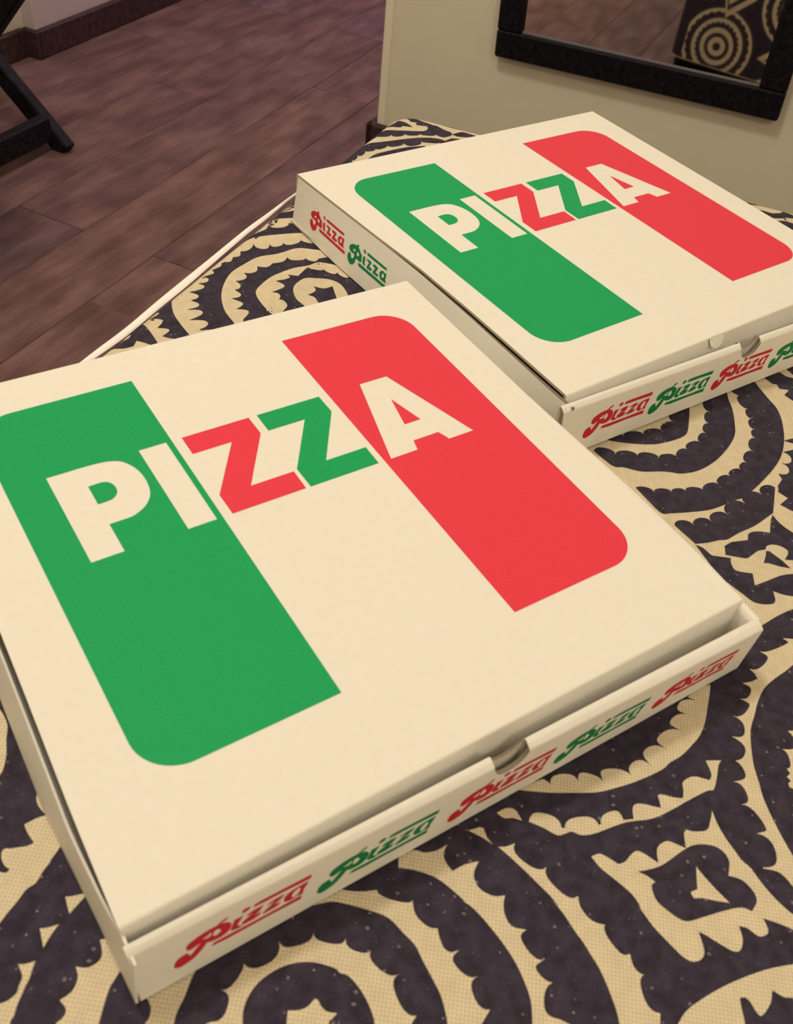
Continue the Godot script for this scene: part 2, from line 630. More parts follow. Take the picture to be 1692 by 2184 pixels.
# =====================================================================  ottoman
const O_A := Vector2(-0.108, -1.063)       # its far left corner (x, z)
const O_B := Vector2(0.980, 0.199)         # along the far edge
const O_L := Vector2(-0.289, 0.957)        # along the left edge, towards the viewer
const O_W := 0.92
const O_D := 1.20
const O_R := 0.03                          # rounding of the corners in plan
const O_E := 0.012                         # rounding of the top edge

var ridge := PackedVector2Array()

func o_local(q: Vector2) -> Vector2:
	var d := q - O_A
	var det := O_B.cross(O_L)
	return Vector2(d.cross(O_L) / det, O_B.cross(d) / det)

func o_world(p: Vector2) -> Vector2:
	return O_A + O_B * p.x + O_L * p.y

func o_sdf(p: Vector2) -> float:
	var h := Vector2(O_W, O_D) * 0.5
	var q := (p - h).abs() - h + Vector2.ONE * O_R
	return Vector2(maxf(q.x, 0.0), maxf(q.y, 0.0)).length() + minf(maxf(q.x, q.y), 0.0) - O_R

func o_inward(p: Vector2) -> Vector2:      # gradient of the distance, pointing out
	var e := 0.0005
	return Vector2(o_sdf(p + Vector2(e, 0)) - o_sdf(p - Vector2(e, 0)), o_sdf(p + Vector2(0, e)) - o_sdf(p - Vector2(0, e))).normalized()

# the cloth surface above plan point q, lifted by off along its normal
func cloth(q: Vector2, off: float) -> Vector3:
	var p := o_local(q)
	var d := o_sdf(p)
	var y := TOP
	if d > -O_E:
		var g := o_inward(p)
		if d > 0.0:
			p -= g * d
			var w0 := o_world(p + g * off)
			return Vector3(w0.x, TOP - O_E - d, w0.y)
		var t := (d + O_E) / O_E
		var drop := O_E * (1.0 - sqrt(maxf(1.0 - t * t, 0.0)))
		var w1 := o_world(p + g * off * t)
		return Vector3(w1.x, TOP - drop + off * sqrt(maxf(1.0 - t * t, 0.0)), w1.y)
	for i in ridge.size() - 1:
		var c := Geometry2D.get_closest_point_to_segment(q, ridge[i], ridge[i + 1])
		var dd := q.distance_to(c)
		if dd < 0.04:
			var side := (ridge[i + 1] - ridge[i]).cross(q - ridge[i])
			var wd := 0.006 if side > 0.0 else 0.012
			y = maxf(y, TOP + 0.0022 * exp(-dd * dd / (wd * wd)))
	return Vector3(q.x, y + off, q.y)

var ink_mb: MB
var pale_mb: MB
var motif_count := 0

func motif(lvl: int, segs: Array):      # odd levels are printed dark, even ones are pale gaps lying on them
	lay(lvl, joined(segs))

func lay(lvl: int, outline: PackedVector2Array):
	motif_count += 1
	var ink := lvl % 2
	var off := 0.00016 * lvl + (motif_count % 40) * 0.000003
	for poly in clean(outline):
		var idx := ears(poly)
		for i in range(0, idx.size(), 3):
			lay_tri(ink_mb if ink == 1 else pale_mb, poly[idx[i]], poly[idx[i + 1]], poly[idx[i + 2]], off, 0)

func fine_here(q: Vector2) -> bool:
	if o_sdf(o_local(q)) > -0.03:
		return true
	return q.distance_to(Vector2(-0.165, -0.70)) < 0.17

func lay_tri(m: MB, a: Vector2, b: Vector2, c: Vector2, off: float, depth: int):
	var e := [a.distance_to(b), b.distance_to(c), c.distance_to(a)]
	var cap := [0.10, 0.10, 0.10]
	var ends := [[a, b], [b, c], [c, a]]
	for k in 3:
		if e[k] > 0.006 and (fine_here(ends[k][0]) or fine_here(ends[k][1]) or fine_here((ends[k][0] + ends[k][1]) * 0.5)):
			cap[k] = 0.006
	var s := [e[0] > cap[0], e[1] > cap[1], e[2] > cap[2]]
	if depth > 9 or not (s[0] or s[1] or s[2]):
		var pa := cloth(a, off)
		var pb := cloth(b, off)
		var pc := cloth(c, off)
		var na := cloth_normal(a)
		var nb := cloth_normal(b)
		var nc := cloth_normal(c)
		m.tri(pa, pb, pc, na, nb, nc, a * 100.0, b * 100.0, c * 100.0)
		return
	var ab := (a + b) * 0.5
	var bc := (b + c) * 0.5
	var ca_ := (c + a) * 0.5
	if s[0] and s[1] and s[2]:
		for t in [[a, ab, ca_], [ab, b, bc], [ca_, bc, c], [ab, bc, ca_]]:
			lay_tri(m, t[0], t[1], t[2], off, depth + 1)
	elif s[0] and s[1]:
		for t in [[ab, b, bc], [a, ab, bc], [a, bc, c]]: lay_tri(m, t[0], t[1], t[2], off, depth + 1)
	elif s[1] and s[2]:
		for t in [[bc, c, ca_], [a, b, bc], [a, bc, ca_]]: lay_tri(m, t[0], t[1], t[2], off, depth + 1)
	elif s[2] and s[0]:
		for t in [[a, ab, ca_], [ab, b, c], [ab, c, ca_]]: lay_tri(m, t[0], t[1], t[2], off, depth + 1)
	elif s[0]:
		for t in [[a, ab, c], [ab, b, c]]: lay_tri(m, t[0], t[1], t[2], off, depth + 1)
	elif s[1]:
		for t in [[a, b, bc], [a, bc, c]]: lay_tri(m, t[0], t[1], t[2], off, depth + 1)
	else:
		for t in [[a, b, ca_], [b, c, ca_]]: lay_tri(m, t[0], t[1], t[2], off, depth + 1)

func cloth_normal(q: Vector2) -> Vector3:
	if not fine_here(q):
		return Vector3.UP
	var p := o_local(q)
	var d := o_sdf(p)
	if d > -O_E:
		var g := o_inward(p)
		var w := (O_B * g.x + O_L * g.y).normalized()
		var t := clampf((d + O_E) / O_E, 0.0, 1.0)
		return Vector3(w.x * t, sqrt(1.0 - t * t), w.y * t).normalized()
	var e := 0.0012
	var dx := cloth(q + Vector2(e, 0), 0.0) - cloth(q - Vector2(e, 0), 0.0)
	var dz := cloth(q + Vector2(0, e), 0.0) - cloth(q - Vector2(0, e), 0.0)
	return dz.cross(dx).normalized()

# a free-standing medallion of scalloped rings
func ring_outline(c: Vector2, r: float, lobes: int, amp: float, wob: float) -> PackedVector2Array:
	var o := PackedVector2Array()
	var n: int = maxi(lobes * 6, 40)
	for k in n:
		var a := TAU * k / n
		var rr := r * (1.0 + wob * sin(2.0 * a + r * 90.0))
		if lobes > 0:
			rr -= amp * absf(sin(lobes * a * 0.5))
		o.append(c + Vector2(cos(a), sin(a)) * rr)
	return o

func rings(c: Vector2, radii: Array) -> Array:
	var o := []
	for k in radii.size():
		var r: float = radii[k]
		if k % 2 == 0:
			o.append([1, ring_outline(c, r, 0, 0.0, 0.02)])
		else:
			o.append([0, ring_outline(c, r, clampi(int(r * 240.0), 5, 30), -0.18 * minf(r, 0.04), 0.02)])
	return o

func build_ottoman():
	ridge = pts([-1592,-6163,-1535,-6394,-1431,-6691,-1373,-6967,-1327,-7095])
	var t := thing("ottoman", "large square ottoman covered in cream canvas printed with charcoal scalloped rings", "ottoman", Vector3(0, 0, 0))
	# cloth: flat top, rolled edge and straight skirt
	var m := MB.new()
	var cells := 10
	for i in cells:
		for j in cells:
			var q := []
			for k in [[i, j], [i + 1, j], [i + 1, j + 1], [i, j + 1]]:
				q.append(o_world(Vector2(O_W * k[0] / cells, O_D * k[1] / cells)))
			lay_tri(m, q[0], q[1], q[2], 0.0, 0)
			lay_tri(m, q[0], q[2], q[3], 0.0, 0)
	# skirt
	var rim := outline_points(0.0)
	var run := 0.0
	for k in rim.size():
		var a: Vector2 = rim[k]
		var b: Vector2 = rim[(k + 1) % rim.size()]
		var na := out_dir(a)
		var nb := out_dir(b)
		var wa := o_world(a)
		var wb := o_world(b)
		var l := wa.distance_to(wb)
		var y0 := TOP - O_E
		var y1 := 0.10
		var p0 := Vector3(wa.x, y0, wa.y)
		var p1 := Vector3(wb.x, y0, wb.y)
		var p2 := Vector3(wb.x, y1, wb.y)
		var p3 := Vector3(wa.x, y1, wa.y)
		m.tri(p0, p1, p2, na, nb, nb, Vector2(run, y0) * 100.0, Vector2(run + l, y0) * 100.0, Vector2(run + l, y1) * 100.0)
		m.tri(p0, p2, p3, na, nb, na, Vector2(run, y0) * 100.0, Vector2(run + l, y1) * 100.0, Vector2(run, y1) * 100.0)
		run += l
	part("canvas_cover", m.mesh(), mats.canvas, t)
	# the plinth under the skirt
	var pl := MB.new()
	var inner := outline_points(0.012)
	var mid := o_world(Vector2(O_W, O_D) * 0.5)
	for k in inner.size():
		var a := o_world(inner[k])
		var b := o_world(inner[(k + 1) % inner.size()])
		var f := Vector3(a.x - mid.x, 0, a.y - mid.y)
		pl.quad(Vector3(a.x, 0.001, a.y), Vector3(b.x, 0.001, b.y), Vector3(b.x, 0.101, b.y), Vector3(a.x, 0.101, a.y), f)
		pl.flat(Vector3(a.x, 0.101, a.y), Vector3(b.x, 0.101, b.y), Vector3(mid.x, 0.101, mid.y), Vector3.DOWN)
	part("plinth", pl.mesh(), mats.plinth, t)
	# print
	ink_mb = MB.new()
	pale_mb = MB.new()
	lay_pattern()
	for c in [[0.62, -0.62, 0.125], [0.60, -0.28, 0.12], [0.42, -0.02, 0.11], [0.12, 0.12, 0.11], [-0.22, 0.06, 0.10]]:
		var r: float = c[2]
		var k := 0
		for o in rings(Vector2(c[0], c[1]), [r, r * 0.84, r * 0.70, r * 0.56, r * 0.42, r * 0.28, r * 0.13]):
			k += 1
			lay(k, o[1])
	skirt_print()
	part("charcoal_print", ink_mb.mesh(), mats.ink, t).set_meta("label", "charcoal scalloped rings printed on the canvas")
	part("unprinted_print_gaps", pale_mb.mesh(), mats.canvas, t)
	# white edging along the left edge
	var so := pts([-2720,-5305,-2642,-5555,-2523,-5918,-2414,-6323,-2296,-6732,-2206,-7034,-2037,-7613,-1922,-7942,-1813,-8266,-1736,-8485])
	var si := pts([-2689,-5223,-2611,-5469,-2485,-5808,-2374,-6199,-2256,-6598,-2172,-6914,-2011,-7511,-1902,-7859,-1802,-8213,-1729,-8449])
	var rows := []
	var so2 := dense(so)
	var si2 := dense(si)
	for k in so2.size():
		var line := PackedVector3Array()
		for j in 9:
			var f := j / 8.0
			var q := so2[k].lerp(si2[k], f)
			var wide := so2[k].distance_to(si2[k])
			line.append(Vector3(q.x, TOP - 0.0006 + 0.0016 * minf(1.0, wide / 0.006) * sqrt(maxf(0.0, 1.0 - pow(2.0 * f - 1.0, 2))), q.y))
		rows.append(line)
	part("white_edging", sheet(rows, 0.001, mats.white_trim, mats.white_trim, Vector3.UP), null, t).set_meta("label", "narrow white edging along the ottoman's left edge")

func dense(p: PackedVector2Array) -> PackedVector2Array:
	var o := PackedVector2Array()
	for i in p.size() - 1:
		for k in 6:
			o.append(p[i].cubic_interpolate(p[i + 1], p[maxi(i - 1, 0)], p[mini(i + 2, p.size() - 1)], k / 6.0))
	o.append(p[p.size() - 1])
	return o

func outline_points(inset: float) -> Array:
	var o := []
	var r := O_R - inset
	for c in [[O_R, O_R, PI], [O_W - O_R, O_R, 1.5 * PI], [O_W - O_R, O_D - O_R, 0.0], [O_R, O_D - O_R, 0.5 * PI]]:
		for k in 9:
			var a: float = c[2] + 0.5 * PI * k / 8.0
			o.append(Vector2(c[0] + cos(a) * r, c[1] + sin(a) * r))
	return o

func out_dir(p: Vector2) -> Vector3:
	var g := o_inward(p)
	var w := (O_B * g.x + O_L * g.y).normalized()
	return Vector3(w.x, 0, w.y)

# rings printed on the upright sides: s runs along the side from its first corner, h is the height
func skirt_print():
	var corner := outline_points(-0.0002)
	for k in corner.size():
		if k % 9 == 8:
			continue
		var a := o_world(corner[k])
		var b := o_world(corner[k + 1])
		var n0 := out_dir(corner[k])
		var n1 := out_dir(corner[k + 1])
		var q := [Vector3(a.x, 0.102, a.y), Vector3(b.x, 0.102, b.y), Vector3(b.x, 0.486, b.y), Vector3(a.x, 0.486, a.y)]
		ink_mb.tri(q[0], q[1], q[2], n0, n1, n1, Vector2(k, 10), Vector2(k + 1, 10), Vector2(k + 1, 48))
		ink_mb.tri(q[0], q[2], q[3], n0, n1, n0, Vector2(k, 10), Vector2(k + 1, 48), Vector2(k, 48))
	var sides := [[Vector2(O_R, 0), Vector2(1, 0), O_W - 2 * O_R], [Vector2(0, O_R), Vector2(0, 1), O_D - 2 * O_R], [Vector2(O_W, O_R), Vector2(0, 1), O_D - 2 * O_R]]
	for si in sides.size():
		var sd: Array = sides[si]
		var shapes := []
		var x := 0.082
		var col := 0
		shapes.append([1, PackedVector2Array([Vector2(0, 0.102), Vector2(sd[2], 0.102), Vector2(sd[2], 0.486), Vector2(0, 0.486)])])
		while x < sd[2] + 0.08:
			for cy in ([0.150, 0.395] if col % 2 == 0 else [0.030, 0.275]):
				var c2 := Vector2(x, cy)
				var ink := 0
				for f in [1.0, 0.88, 0.74, 0.60, 0.49, 0.35, 0.25, 0.10]:
					shapes.append([ink, ring_outline(c2, 0.0875 * f, 26 if ink == 1 else 0, -0.004 if f > 0.4 else -0.002, 0.012)])
					ink = 1 - ink
			for cy in ([0.272] if col % 2 == 0 else [0.152, 0.398]):
				var dx := x
				var ink := 0
				for f in [1.0, 0.72, 0.46, 0.24]:
					shapes.append([ink, PackedVector2Array([Vector2(dx - 0.062 * f, cy), Vector2(dx - 0.012 * f, cy - 0.014 * f), Vector2(dx, cy - 0.055 * f), Vector2(dx + 0.062 * f, cy), Vector2(dx, cy + 0.055 * f)])])
					ink = 1 - ink
			x += 0.168
			col += 1
		var k := 0
		for s2 in shapes:
			k += 1
			var clipped = Geometry2D.intersect_polygons(big(s2[1]), big(PackedVector2Array([Vector2(0, 0.102), Vector2(sd[2], 0.102), Vector2(sd[2], 0.486), Vector2(0, 0.486)])))
			for c in clipped:
				var idx := ears(c)
				for i in range(0, idx.size(), 3):
					var v := []
					var uv := []
					var g := out_dir(sd[0] + sd[1] * 0.3)
					for j in 3:
						var q: Vector2 = c[idx[i + j]] * 0.001
						var w := o_world(sd[0] + sd[1] * q.x)
						v.append(Vector3(w.x, q.y, w.y) + g * (0.00015 + k * 0.000012))
						uv.append(q * 100.0)
					(ink_mb if s2[0] == 1 else pale_mb).tri(v[0], v[1], v[2], g, g, g, uv[0], uv[1], uv[2])

func big(p: PackedVector2Array) -> PackedVector2Array:
	var o := PackedVector2Array()
	for q in p: o.append(q * 1000.0)
	if Geometry2D.is_polygon_clockwise(o):
		o.reverse()
	return o

func lay_pattern():
	motif(1, [cs([1822,-6112,1816,-6032,1801,-5889,1769,-5724,1669,-5625,1515,-5539,1346,-5505,1189,-5499,1088,-5528]), cl([1162,-5576,1292,-5563,1444,-5634,1589,-5707,1687,-5837,1744,-6044], -0.30)])
	motif(1, [cs([2137,-6358,2144,-6229,2159,-6138,2160,-5967,2141,-5797,2061,-5616,1951,-5448,1821,-5320,1699,-5260,1627,-5256,1554,-5248,1409,-5212,1283,-5226,1202,-5222,1068,-5353]), cl([1073,-5366,1228,-5352,1388,-5380,1546,-5392,1688,-5431,1761,-5544,1872,-5648,1923,-5771,1960,-5897,1978,-6043,1973,-6200,2005,-6339], -0.30)])
	motif(1, [cs([2375,-6573,2429,-6436,2475,-6333,2521,-6233,2541,-6097,2532,-5896,2495,-5711,2424,-5537,2294,-5327,2144,-5126,2067,-5070,1940,-4971,1847,-4915,1708,-4863,1591,-4826,1530,-4815,1441,-4922,1360,-5032]), cl([1357,-5016,1489,-5013,1615,-5046,1715,-5082,1849,-5112,1962,-5210,2057,-5319,2148,-5411,2199,-5502,2270,-5647,2305,-5809,2308,-5914,2305,-6043,2290,-6164,2247,-6329,2180,-6386], -0.30)])
	motif(1, [cp([2465,-6640,2482,-6610,2536,-6552,2567,-6557,2585,-6503,2662,-6507,2611,-6427,2673,-6366,2734,-6321,2786,-6650,2721,-6684,2668,-6690,2622,-6730,2573,-6748])])
	motif(1, [cp([2684,-6796,2728,-6729,2829,-6662,2887,-7013,2761,-6888])])
	motif(1, [cp([2518,-5833,2599,-5883,2710,-5926,2696,-5841,2589,-5819])])
	motif(1, [cl([2495,-5696,2465,-5564,2423,-5437], -0.50), cp([2442,-5377,2399,-5299,2398,-5246]), cp([2387,-5237,2456,-5183,2388,-5101,2439,-5069,2472,-5052,2573,-5002]), cp([2727,-5798,2578,-5743])])
	motif(1, [cl([1616,-4714,1751,-4736,1875,-4811,2001,-4903,2134,-5051,2270,-5174,2377,-5276], -0.40), cp([2341,-5085]), cs([2323,-5000,2177,-4843,2051,-4741,1970,-4664,1908,-4642,1832,-4602,1745,-4571])])
	motif(1, [cp([1943,-4596,1994,-4644,2108,-4688]), cs([2110,-4693,2126,-4756,2190,-4790,2274,-4795]), cp([2299,-4929,2316,-4976]), cs([2320,-4977,2360,-4905,2439,-4833,2537,-4785]), cp([2506,-4597,2398,-4568,2340,-4560]), cs([2344,-4565,2372,-4620,2371,-4656,2329,-4683,2276,-4685,2233,-4661,2219,-4626,2166,-4601,2099,-4528,2071,-4513,1993,-4513,1941,-4515])])
	motif(1, [cp([2224,-4614,2247,-4615,2322,-4547,2370,-4487,2301,-4489,2225,-4503,2192,-4496,2213,-4558])])
	motif(1, [cs([1744,-4562,1795,-4544,1842,-4493,1880,-4488,1971,-4493]), cs([1974,-4489,1970,-4451,1986,-4394,2030,-4382,2100,-4384]), cp([2105,-4381,2107,-4280]), cs([2108,-4280,2190,-4336,2289,-4404,2379,-4441,2485,-4469]), cs([2449,-4250,2348,-4241,2290,-4241,2220,-4257]), cs([2221,-4256,2225,-4177,2195,-4143,2131,-4129,2077,-4137,2031,-4177]), cp([1917,-4276,1833,-4394])])
	motif(1, [cs([1944,-3809,2137,-3975,2202,-4034,2261,-4081,2331,-4130,2434,-4192]), cp([2291,-1195,-1723,-634,-3082,-3150,-2136,-2914,-904,-1550,1701,-3459])])
	motif(2, [cs([663,-2558,697,-2559,812,-2569,956,-2593,1072,-2618,1172,-2661,1285,-2721,1420,-2812,1471,-2868,1535,-2921,1602,-3003,1651,-3076,1687,-3170,1713,-3287,1730,-3366,1740,-3430]), cp([1665,-3400,1598,-3317,1641,-3304]), ca([1641,-3301,1535,-3237,1617,-3190,1488,-3135,1564,-3073,1416,-3021,1472,-2934,1341,-2927,1372,-2823,1268,-2831,1271,-2728,1121,-2763,1111,-2668,1008,-2720,973,-2663,885,-2690,829,-2622]), cp([790,-2644,730,-2613])])
	motif(2, [cs([725,-2390,796,-2371,868,-2343,908,-2357,943,-2375,991,-2364,1061,-2386,1214,-2471,1352,-2517,1448,-2577,1558,-2660,1658,-2733,1577,-2676,1660,-2732,1692,-2740]), cp([1709,-2778,1724,-2843,1736,-2901,1754,-2933,1668,-2916]), cs([1668,-2914,1686,-2862,1691,-2827,1677,-2798]), cs([1677,-2798,1643,-2803,1606,-2807,1568,-2794,1531,-2758,1532,-2713,1526,-2667]), cs([1525,-2665,1476,-2661,1430,-2666,1394,-2660,1401,-2619,1405,-2588]), cs([1405,-2588,1362,-2590,1321,-2594,1275,-2587,1256,-2556,1260,-2500]), ca([1208,-2485,1152,-2525,1091,-2441]), ca([1079,-2435,984,-2463,908,-2387]), ca([890,-2387,794,-2450,725,-2390])])
	motif(2, [cs([561,-2409,604,-2443,651,-2444,691,-2389]), cs([691,-2389,642,-2397,601,-2387,561,-2409])])
	motif(2, [cs([2318,-3742,2262,-3679,2207,-3621,2120,-3538,2056,-3461,2007,-3359,1980,-3273,1945,-3171,1932,-3060,1933,-2924,1948,-2834,1959,-2749,1995,-2627,2037,-2517,2073,-2437,2115,-2352]), cs([2103,-2218,2048,-2273,2022,-2308,1979,-2341,1907,-2345]), ca([1908,-2351,1986,-2433,1900,-2532,1946,-2586,1835,-2684,1875,-2746,1808,-2814,1878,-2884,1773,-2953,1892,-2999,1829,-3099,1909,-3150,1848,-3238]), ca([1848,-3238,1952,-3315,1906,-3366,1978,-3431,1933,-3479]), cp([1992,-3503,2028,-3530,2016,-3563]), ca([1986,-3595,2104,-3678,2065,-3741,2237,-3827,2229,-3873]), cp([2293,-3881,2361,-3879])])
	motif(2, [cp([2254,-3216,2158,-3197]), cs([2158,-3197,2184,-3163,2197,-3127,2171,-3082,2106,-3068]), ca([2106,-3068,2141,-3002,2114,-2949]), cp([2131,-2922,2108,-2897,2128,-2875,2110,-2859,2114,-2835,2190,-2815])])
	motif(2, [cs([1676,-2616,1697,-2547,1733,-2474,1775,-2411,1801,-2371,1845,-2334,1885,-2273,1957,-2188,2026,-2132,2110,-2079]), cs([2100,-2020,2015,-2056,1964,-2072,1873,-2089]), cs([1873,-2089,1890,-2043,1884,-2016,1850,-1998,1823,-2006,1791,-2027,1754,-2032]), cs([1750,-2027,1761,-1971,1744,-1918,1709,-1907,1649,-1931,1584,-1962,1553,-1972]), cs([1552,-1968,1571,-1885,1551,-1844,1511,-1828,1478,-1838,1456,-1851]), cs([1398,-1902,1333,-1964,1279,-2035,1269,-2062,1230,-2109,1155,-2162,1097,-2201,1068,-2227,1041,-2259]), cs([1043,-2261,1080,-2281,1116,-2272,1175,-2244]), cs([1178,-2244,1211,-2263,1242,-2306,1282,-2329,1373,-2285]), cs([1376,-2285,1374,-2361,1422,-2407,1464,-2402,1521,-2386]), cs([1522,-2387,1517,-2463,1531,-2488]), cs([1532,-2489,1568,-2485,1637,-2504,1661,-2561,1674,-2616])])
	motif(3, [cs([1275,-2222,1323,-2239,1396,-2276,1504,-2370,1562,-2409,1624,-2423,1690,-2415,1734,-2365,1730,-2302,1722,-2276]), cs([1723,-2276,1789,-2266,1837,-2222,1853,-2183,1846,-2152,1821,-2114]), cs([1820,-2115,1773,-2125,1694,-2098,1580,-2047,1508,-2015,1462,-2019,1407,-2050,1362,-2084,1341,-2127,1337,-2163,1356,-2181]), cs([1355,-2182,1316,-2207,1275,-2219])])
	motif(4, [cp([1565,-2293,1597,-2255,1651,-2197,1716,-2136,1657,-2135,1587,-2139,1540,-2131,1525,-2158,1561,-2179,1561,-2212,1562,-2255])])
	motif(2, [cs([1407,-1518,1425,-1547,1461,-1601,1524,-1656,1641,-1736,1758,-1801,1876,-1855,1990,-1892,2113,-1928]), cs([2081,-1742,1966,-1739,1926,-1736,1900,-1745,1877,-1757]), cs([1871,-1753,1855,-1697,1809,-1639,1784,-1655,1762,-1692,1742,-1707]), cs([1716,-1701,1719,-1655,1728,-1591,1722,-1498]), cp([1371,-1445])])
	motif(2, [cs([579,-2231,636,-2192,713,-2134,784,-2076,847,-2024,887,-1980,852,-2010,905,-1956,962,-1881,1018,-1813,1073,-1726,1037,-1784,1075,-1731,1107,-1668,1128,-1620,1148,-1568,1163,-1508,1166,-1415]), cp([1337,-1440]), ca([1347,-1578,1265,-1672,1315,-1748]), cs([1315,-1748,1273,-1733,1235,-1762,1219,-1817]), ca([1219,-1818,1151,-1834,1105,-1932]), cs([1105,-1932,1060,-1936,1020,-1958,986,-2004,976,-2048]), ca([975,-2048,877,-2066,820,-2167,711,-2175,661,-2263]), cs([661,-2263,616,-2238,579,-2231])])
	motif(2, [cp([427,-2290,483,-2319,500,-2316,521,-2270,553,-2238,498,-2266])])
	motif(2, [cs([112,-2044,179,-2045,236,-2039,299,-2023,370,-1984,442,-1934,425,-1939,490,-1904,580,-1824,651,-1749,698,-1688,739,-1617,769,-1546,780,-1468,785,-1350]), cp([957,-1376,945,-1472]), ca([898,-1486,828,-1545,889,-1643,794,-1672,822,-1728,726,-1783,737,-1850]), cs([737,-1850,667,-1855,630,-1910,624,-1972,640,-2027]), cs([636,-1997,576,-1982,513,-2002,479,-2042,473,-2088,491,-2141]), cs([491,-2141,431,-2116,399,-2095,370,-2070]), cs([370,-2070,336,-2105,317,-2149,331,-2200]), cs([331,-2200,279,-2158,224,-2140,189,-2144,98,-2142])])
	motif(2, [cs([-249,-1801,-172,-1832,-101,-1832,20,-1819,100,-1800,172,-1747,239,-1683,176,-1742,236,-1699,275,-1642,327,-1572,371,-1509,398,-1449,415,-1394,429,-1297]), cp([565,-1317,562,-1416]), ca([594,-1479,514,-1531,531,-1610,426,-1640,436,-1709]), cs([436,-1709,399,-1693,365,-1709,338,-1758,329,-1789]), cs([329,-1789,291,-1788,243,-1814,214,-1848,199,-1896]), ca([199,-1900,111,-1885,28,-1920]), cs([28,-1920,-53,-1899,-124,-1895,-186,-1903])])
	motif(2, [cs([-412,-1155,-440,-1265,-449,-1333,-429,-1409,-379,-1475,-306,-1527,-221,-1553,-147,-1552,-94,-1542,-75,-1528,-34,-1521,25,-1474,67,-1423,96,-1376,106,-1347,129,-1236]), cp([251,-1254,262,-1371]), ca([280,-1406,182,-1472,185,-1568,78,-1580,51,-1662,-13,-1629,-76,-1678,-142,-1645,-224,-1680,-285,-1611,-367,-1620,-408,-1506,-517,-1524,-500,-1451,-566,-1382,-517,-1323,-568,-1252]), cp([-587,-1242,-577,-1130])])
	motif(2, [cs([-688,-1440,-696,-1418,-700,-1380,-706,-1327,-716,-1277,-717,-1222,-694,-1134]), cp([-823,-1114,-832,-1204]), cs([-833,-1205,-823,-1233,-829,-1268,-849,-1294,-874,-1317])])
	motif(2, [cp([-265,-1343]), cs([-264,-1343,-213,-1354,-184,-1374,-163,-1407]), cs([-161,-1407,-146,-1403,-131,-1382,-99,-1364,-58,-1365]), cs([-58,-1364,-73,-1340,-85,-1318,-64,-1207]), cp([-229,-1182,-259,-1292])])
	motif(2, [cp([-1084,-1530,-1103,-1515,-1129,-1502]), cs([-1129,-1502,-1103,-1456,-1102,-1417,-1140,-1383,-1189,-1379]), cs([-1189,-1379,-1164,-1336,-1168,-1282,-1205,-1240]), cs([-1205,-1240,-1169,-1214,-1164,-1184,-1186,-1151]), cp([-1161,-1032,-988,-1058]), cs([-1017,-1177,-1019,-1215,-1022,-1277,-1020,-1327,-1002,-1387]), cp([-971,-1389])])
	motif(2, [cp([-1343,-1659,-1324,-1664]), cs([-1323,-1664,-1295,-1676,-1261,-1691]), cp([-1260,-1673]), cs([-1260,-1673,-1286,-1617,-1297,-1590]), cp([-1320,-1622])])
	motif(2, [cs([-1398,-1509,-1365,-1518,-1323,-1540]), cs([-1324,-1540,-1339,-1495,-1351,-1432]), cp([-1373,-1469])])
	motif(2, [cs([-1427,-1352,-1398,-1357,-1362,-1376]), cs([-1362,-1376,-1361,-1340,-1358,-1303,-1362,-1271,-1363,-1227,-1365,-1193,-1361,-1154,-1365,-1124,-1336,-1006]), cp([-1442,-990,-1524,-1171]), cs([-1524,-1172,-1436,-1191,-1403,-1214,-1386,-1242,-1389,-1266,-1389,-1304,-1405,-1327,-1428,-1352])])
	motif(2, [cs([-2152,-2543,-2052,-2548,-2020,-2531,-1978,-2492,-1943,-2445,-1918,-2373,-1883,-2291,-1864,-2212,-1867,-2180,-1880,-2155,-1959,-2118])])
	motif(2, [cs([-1632,-2156,-1648,-2135,-1657,-2107,-1630,-2060,-1575,-2019]), cp([-1611,-1996,-1653,-1957]), cs([-1653,-1957,-1629,-1926,-1575,-1878]), cp([-1597,-1858,-1660,-1836]), cs([-1660,-1835,-1691,-1828,-1696,-1805,-1676,-1769,-1629,-1729]), cs([-1679,-1765,-1659,-1753,-1628,-1738]), cp([-1641,-1720,-1667,-1721,-1775,-1726,-1616,-1374]), cs([-1580,-1476,-1572,-1505,-1558,-1552,-1539,-1604,-1522,-1663,-1492,-1701,-1483,-1758,-1468,-1801,-1470,-1808,-1455,-1867,-1445,-1901,-1427,-1933])])
	motif(1, [cs([-2598,-5473,-2526,-5731,-2426,-6024,-2370,-6188,-2313,-6410,-2241,-6660,-2094,-7171,-2011,-7514,-1905,-7806,-1801,-8145,-1737,-8354]), cp([-1338,-8281,-262,-6973,-980,-5956,-2132,-5066,-2639,-5093])])
	motif(2, [cs([-1273,-6505,-1291,-6568,-1379,-6647,-1421,-6741,-1419,-6832,-1364,-6942,-1258,-7003,-1162,-7014,-1075,-6975,-1010,-6885,-964,-6790]), cp([-952,-6723,-1046,-6712,-1083,-6808,-1129,-6922]), cs([-1130,-6918,-1192,-6866,-1276,-6873]), cs([-1276,-6871,-1249,-6812,-1296,-6734]), cs([-1296,-6731,-1240,-6716,-1191,-6642]), cp([-1174,-6534])])
	motif(2, [cs([-1566,-6409,-1677,-6574,-1711,-6671,-1690,-6785,-1642,-6911,-1552,-7034,-1478,-7105,-1379,-7155,-1316,-7243,-1208,-7258,-1112,-7230,-1026,-7141,-985,-7078]), cp([-1019,-7102]), ca([-1019,-7105,-1071,-7089,-1122,-7149,-1180,-7112,-1254,-7185,-1289,-7107,-1371,-7119]), cp([-1387,-7101,-1427,-6960]), ca([-1427,-6960,-1463,-6967,-1519,-6976]), cs([-1518,-6969,-1491,-6939,-1513,-6905,-1592,-6862]), cs([-1589,-6857,-1523,-6819,-1503,-6770,-1579,-6684]), cs([-1575,-6676,-1527,-6664,-1496,-6594,-1540,-6476])])
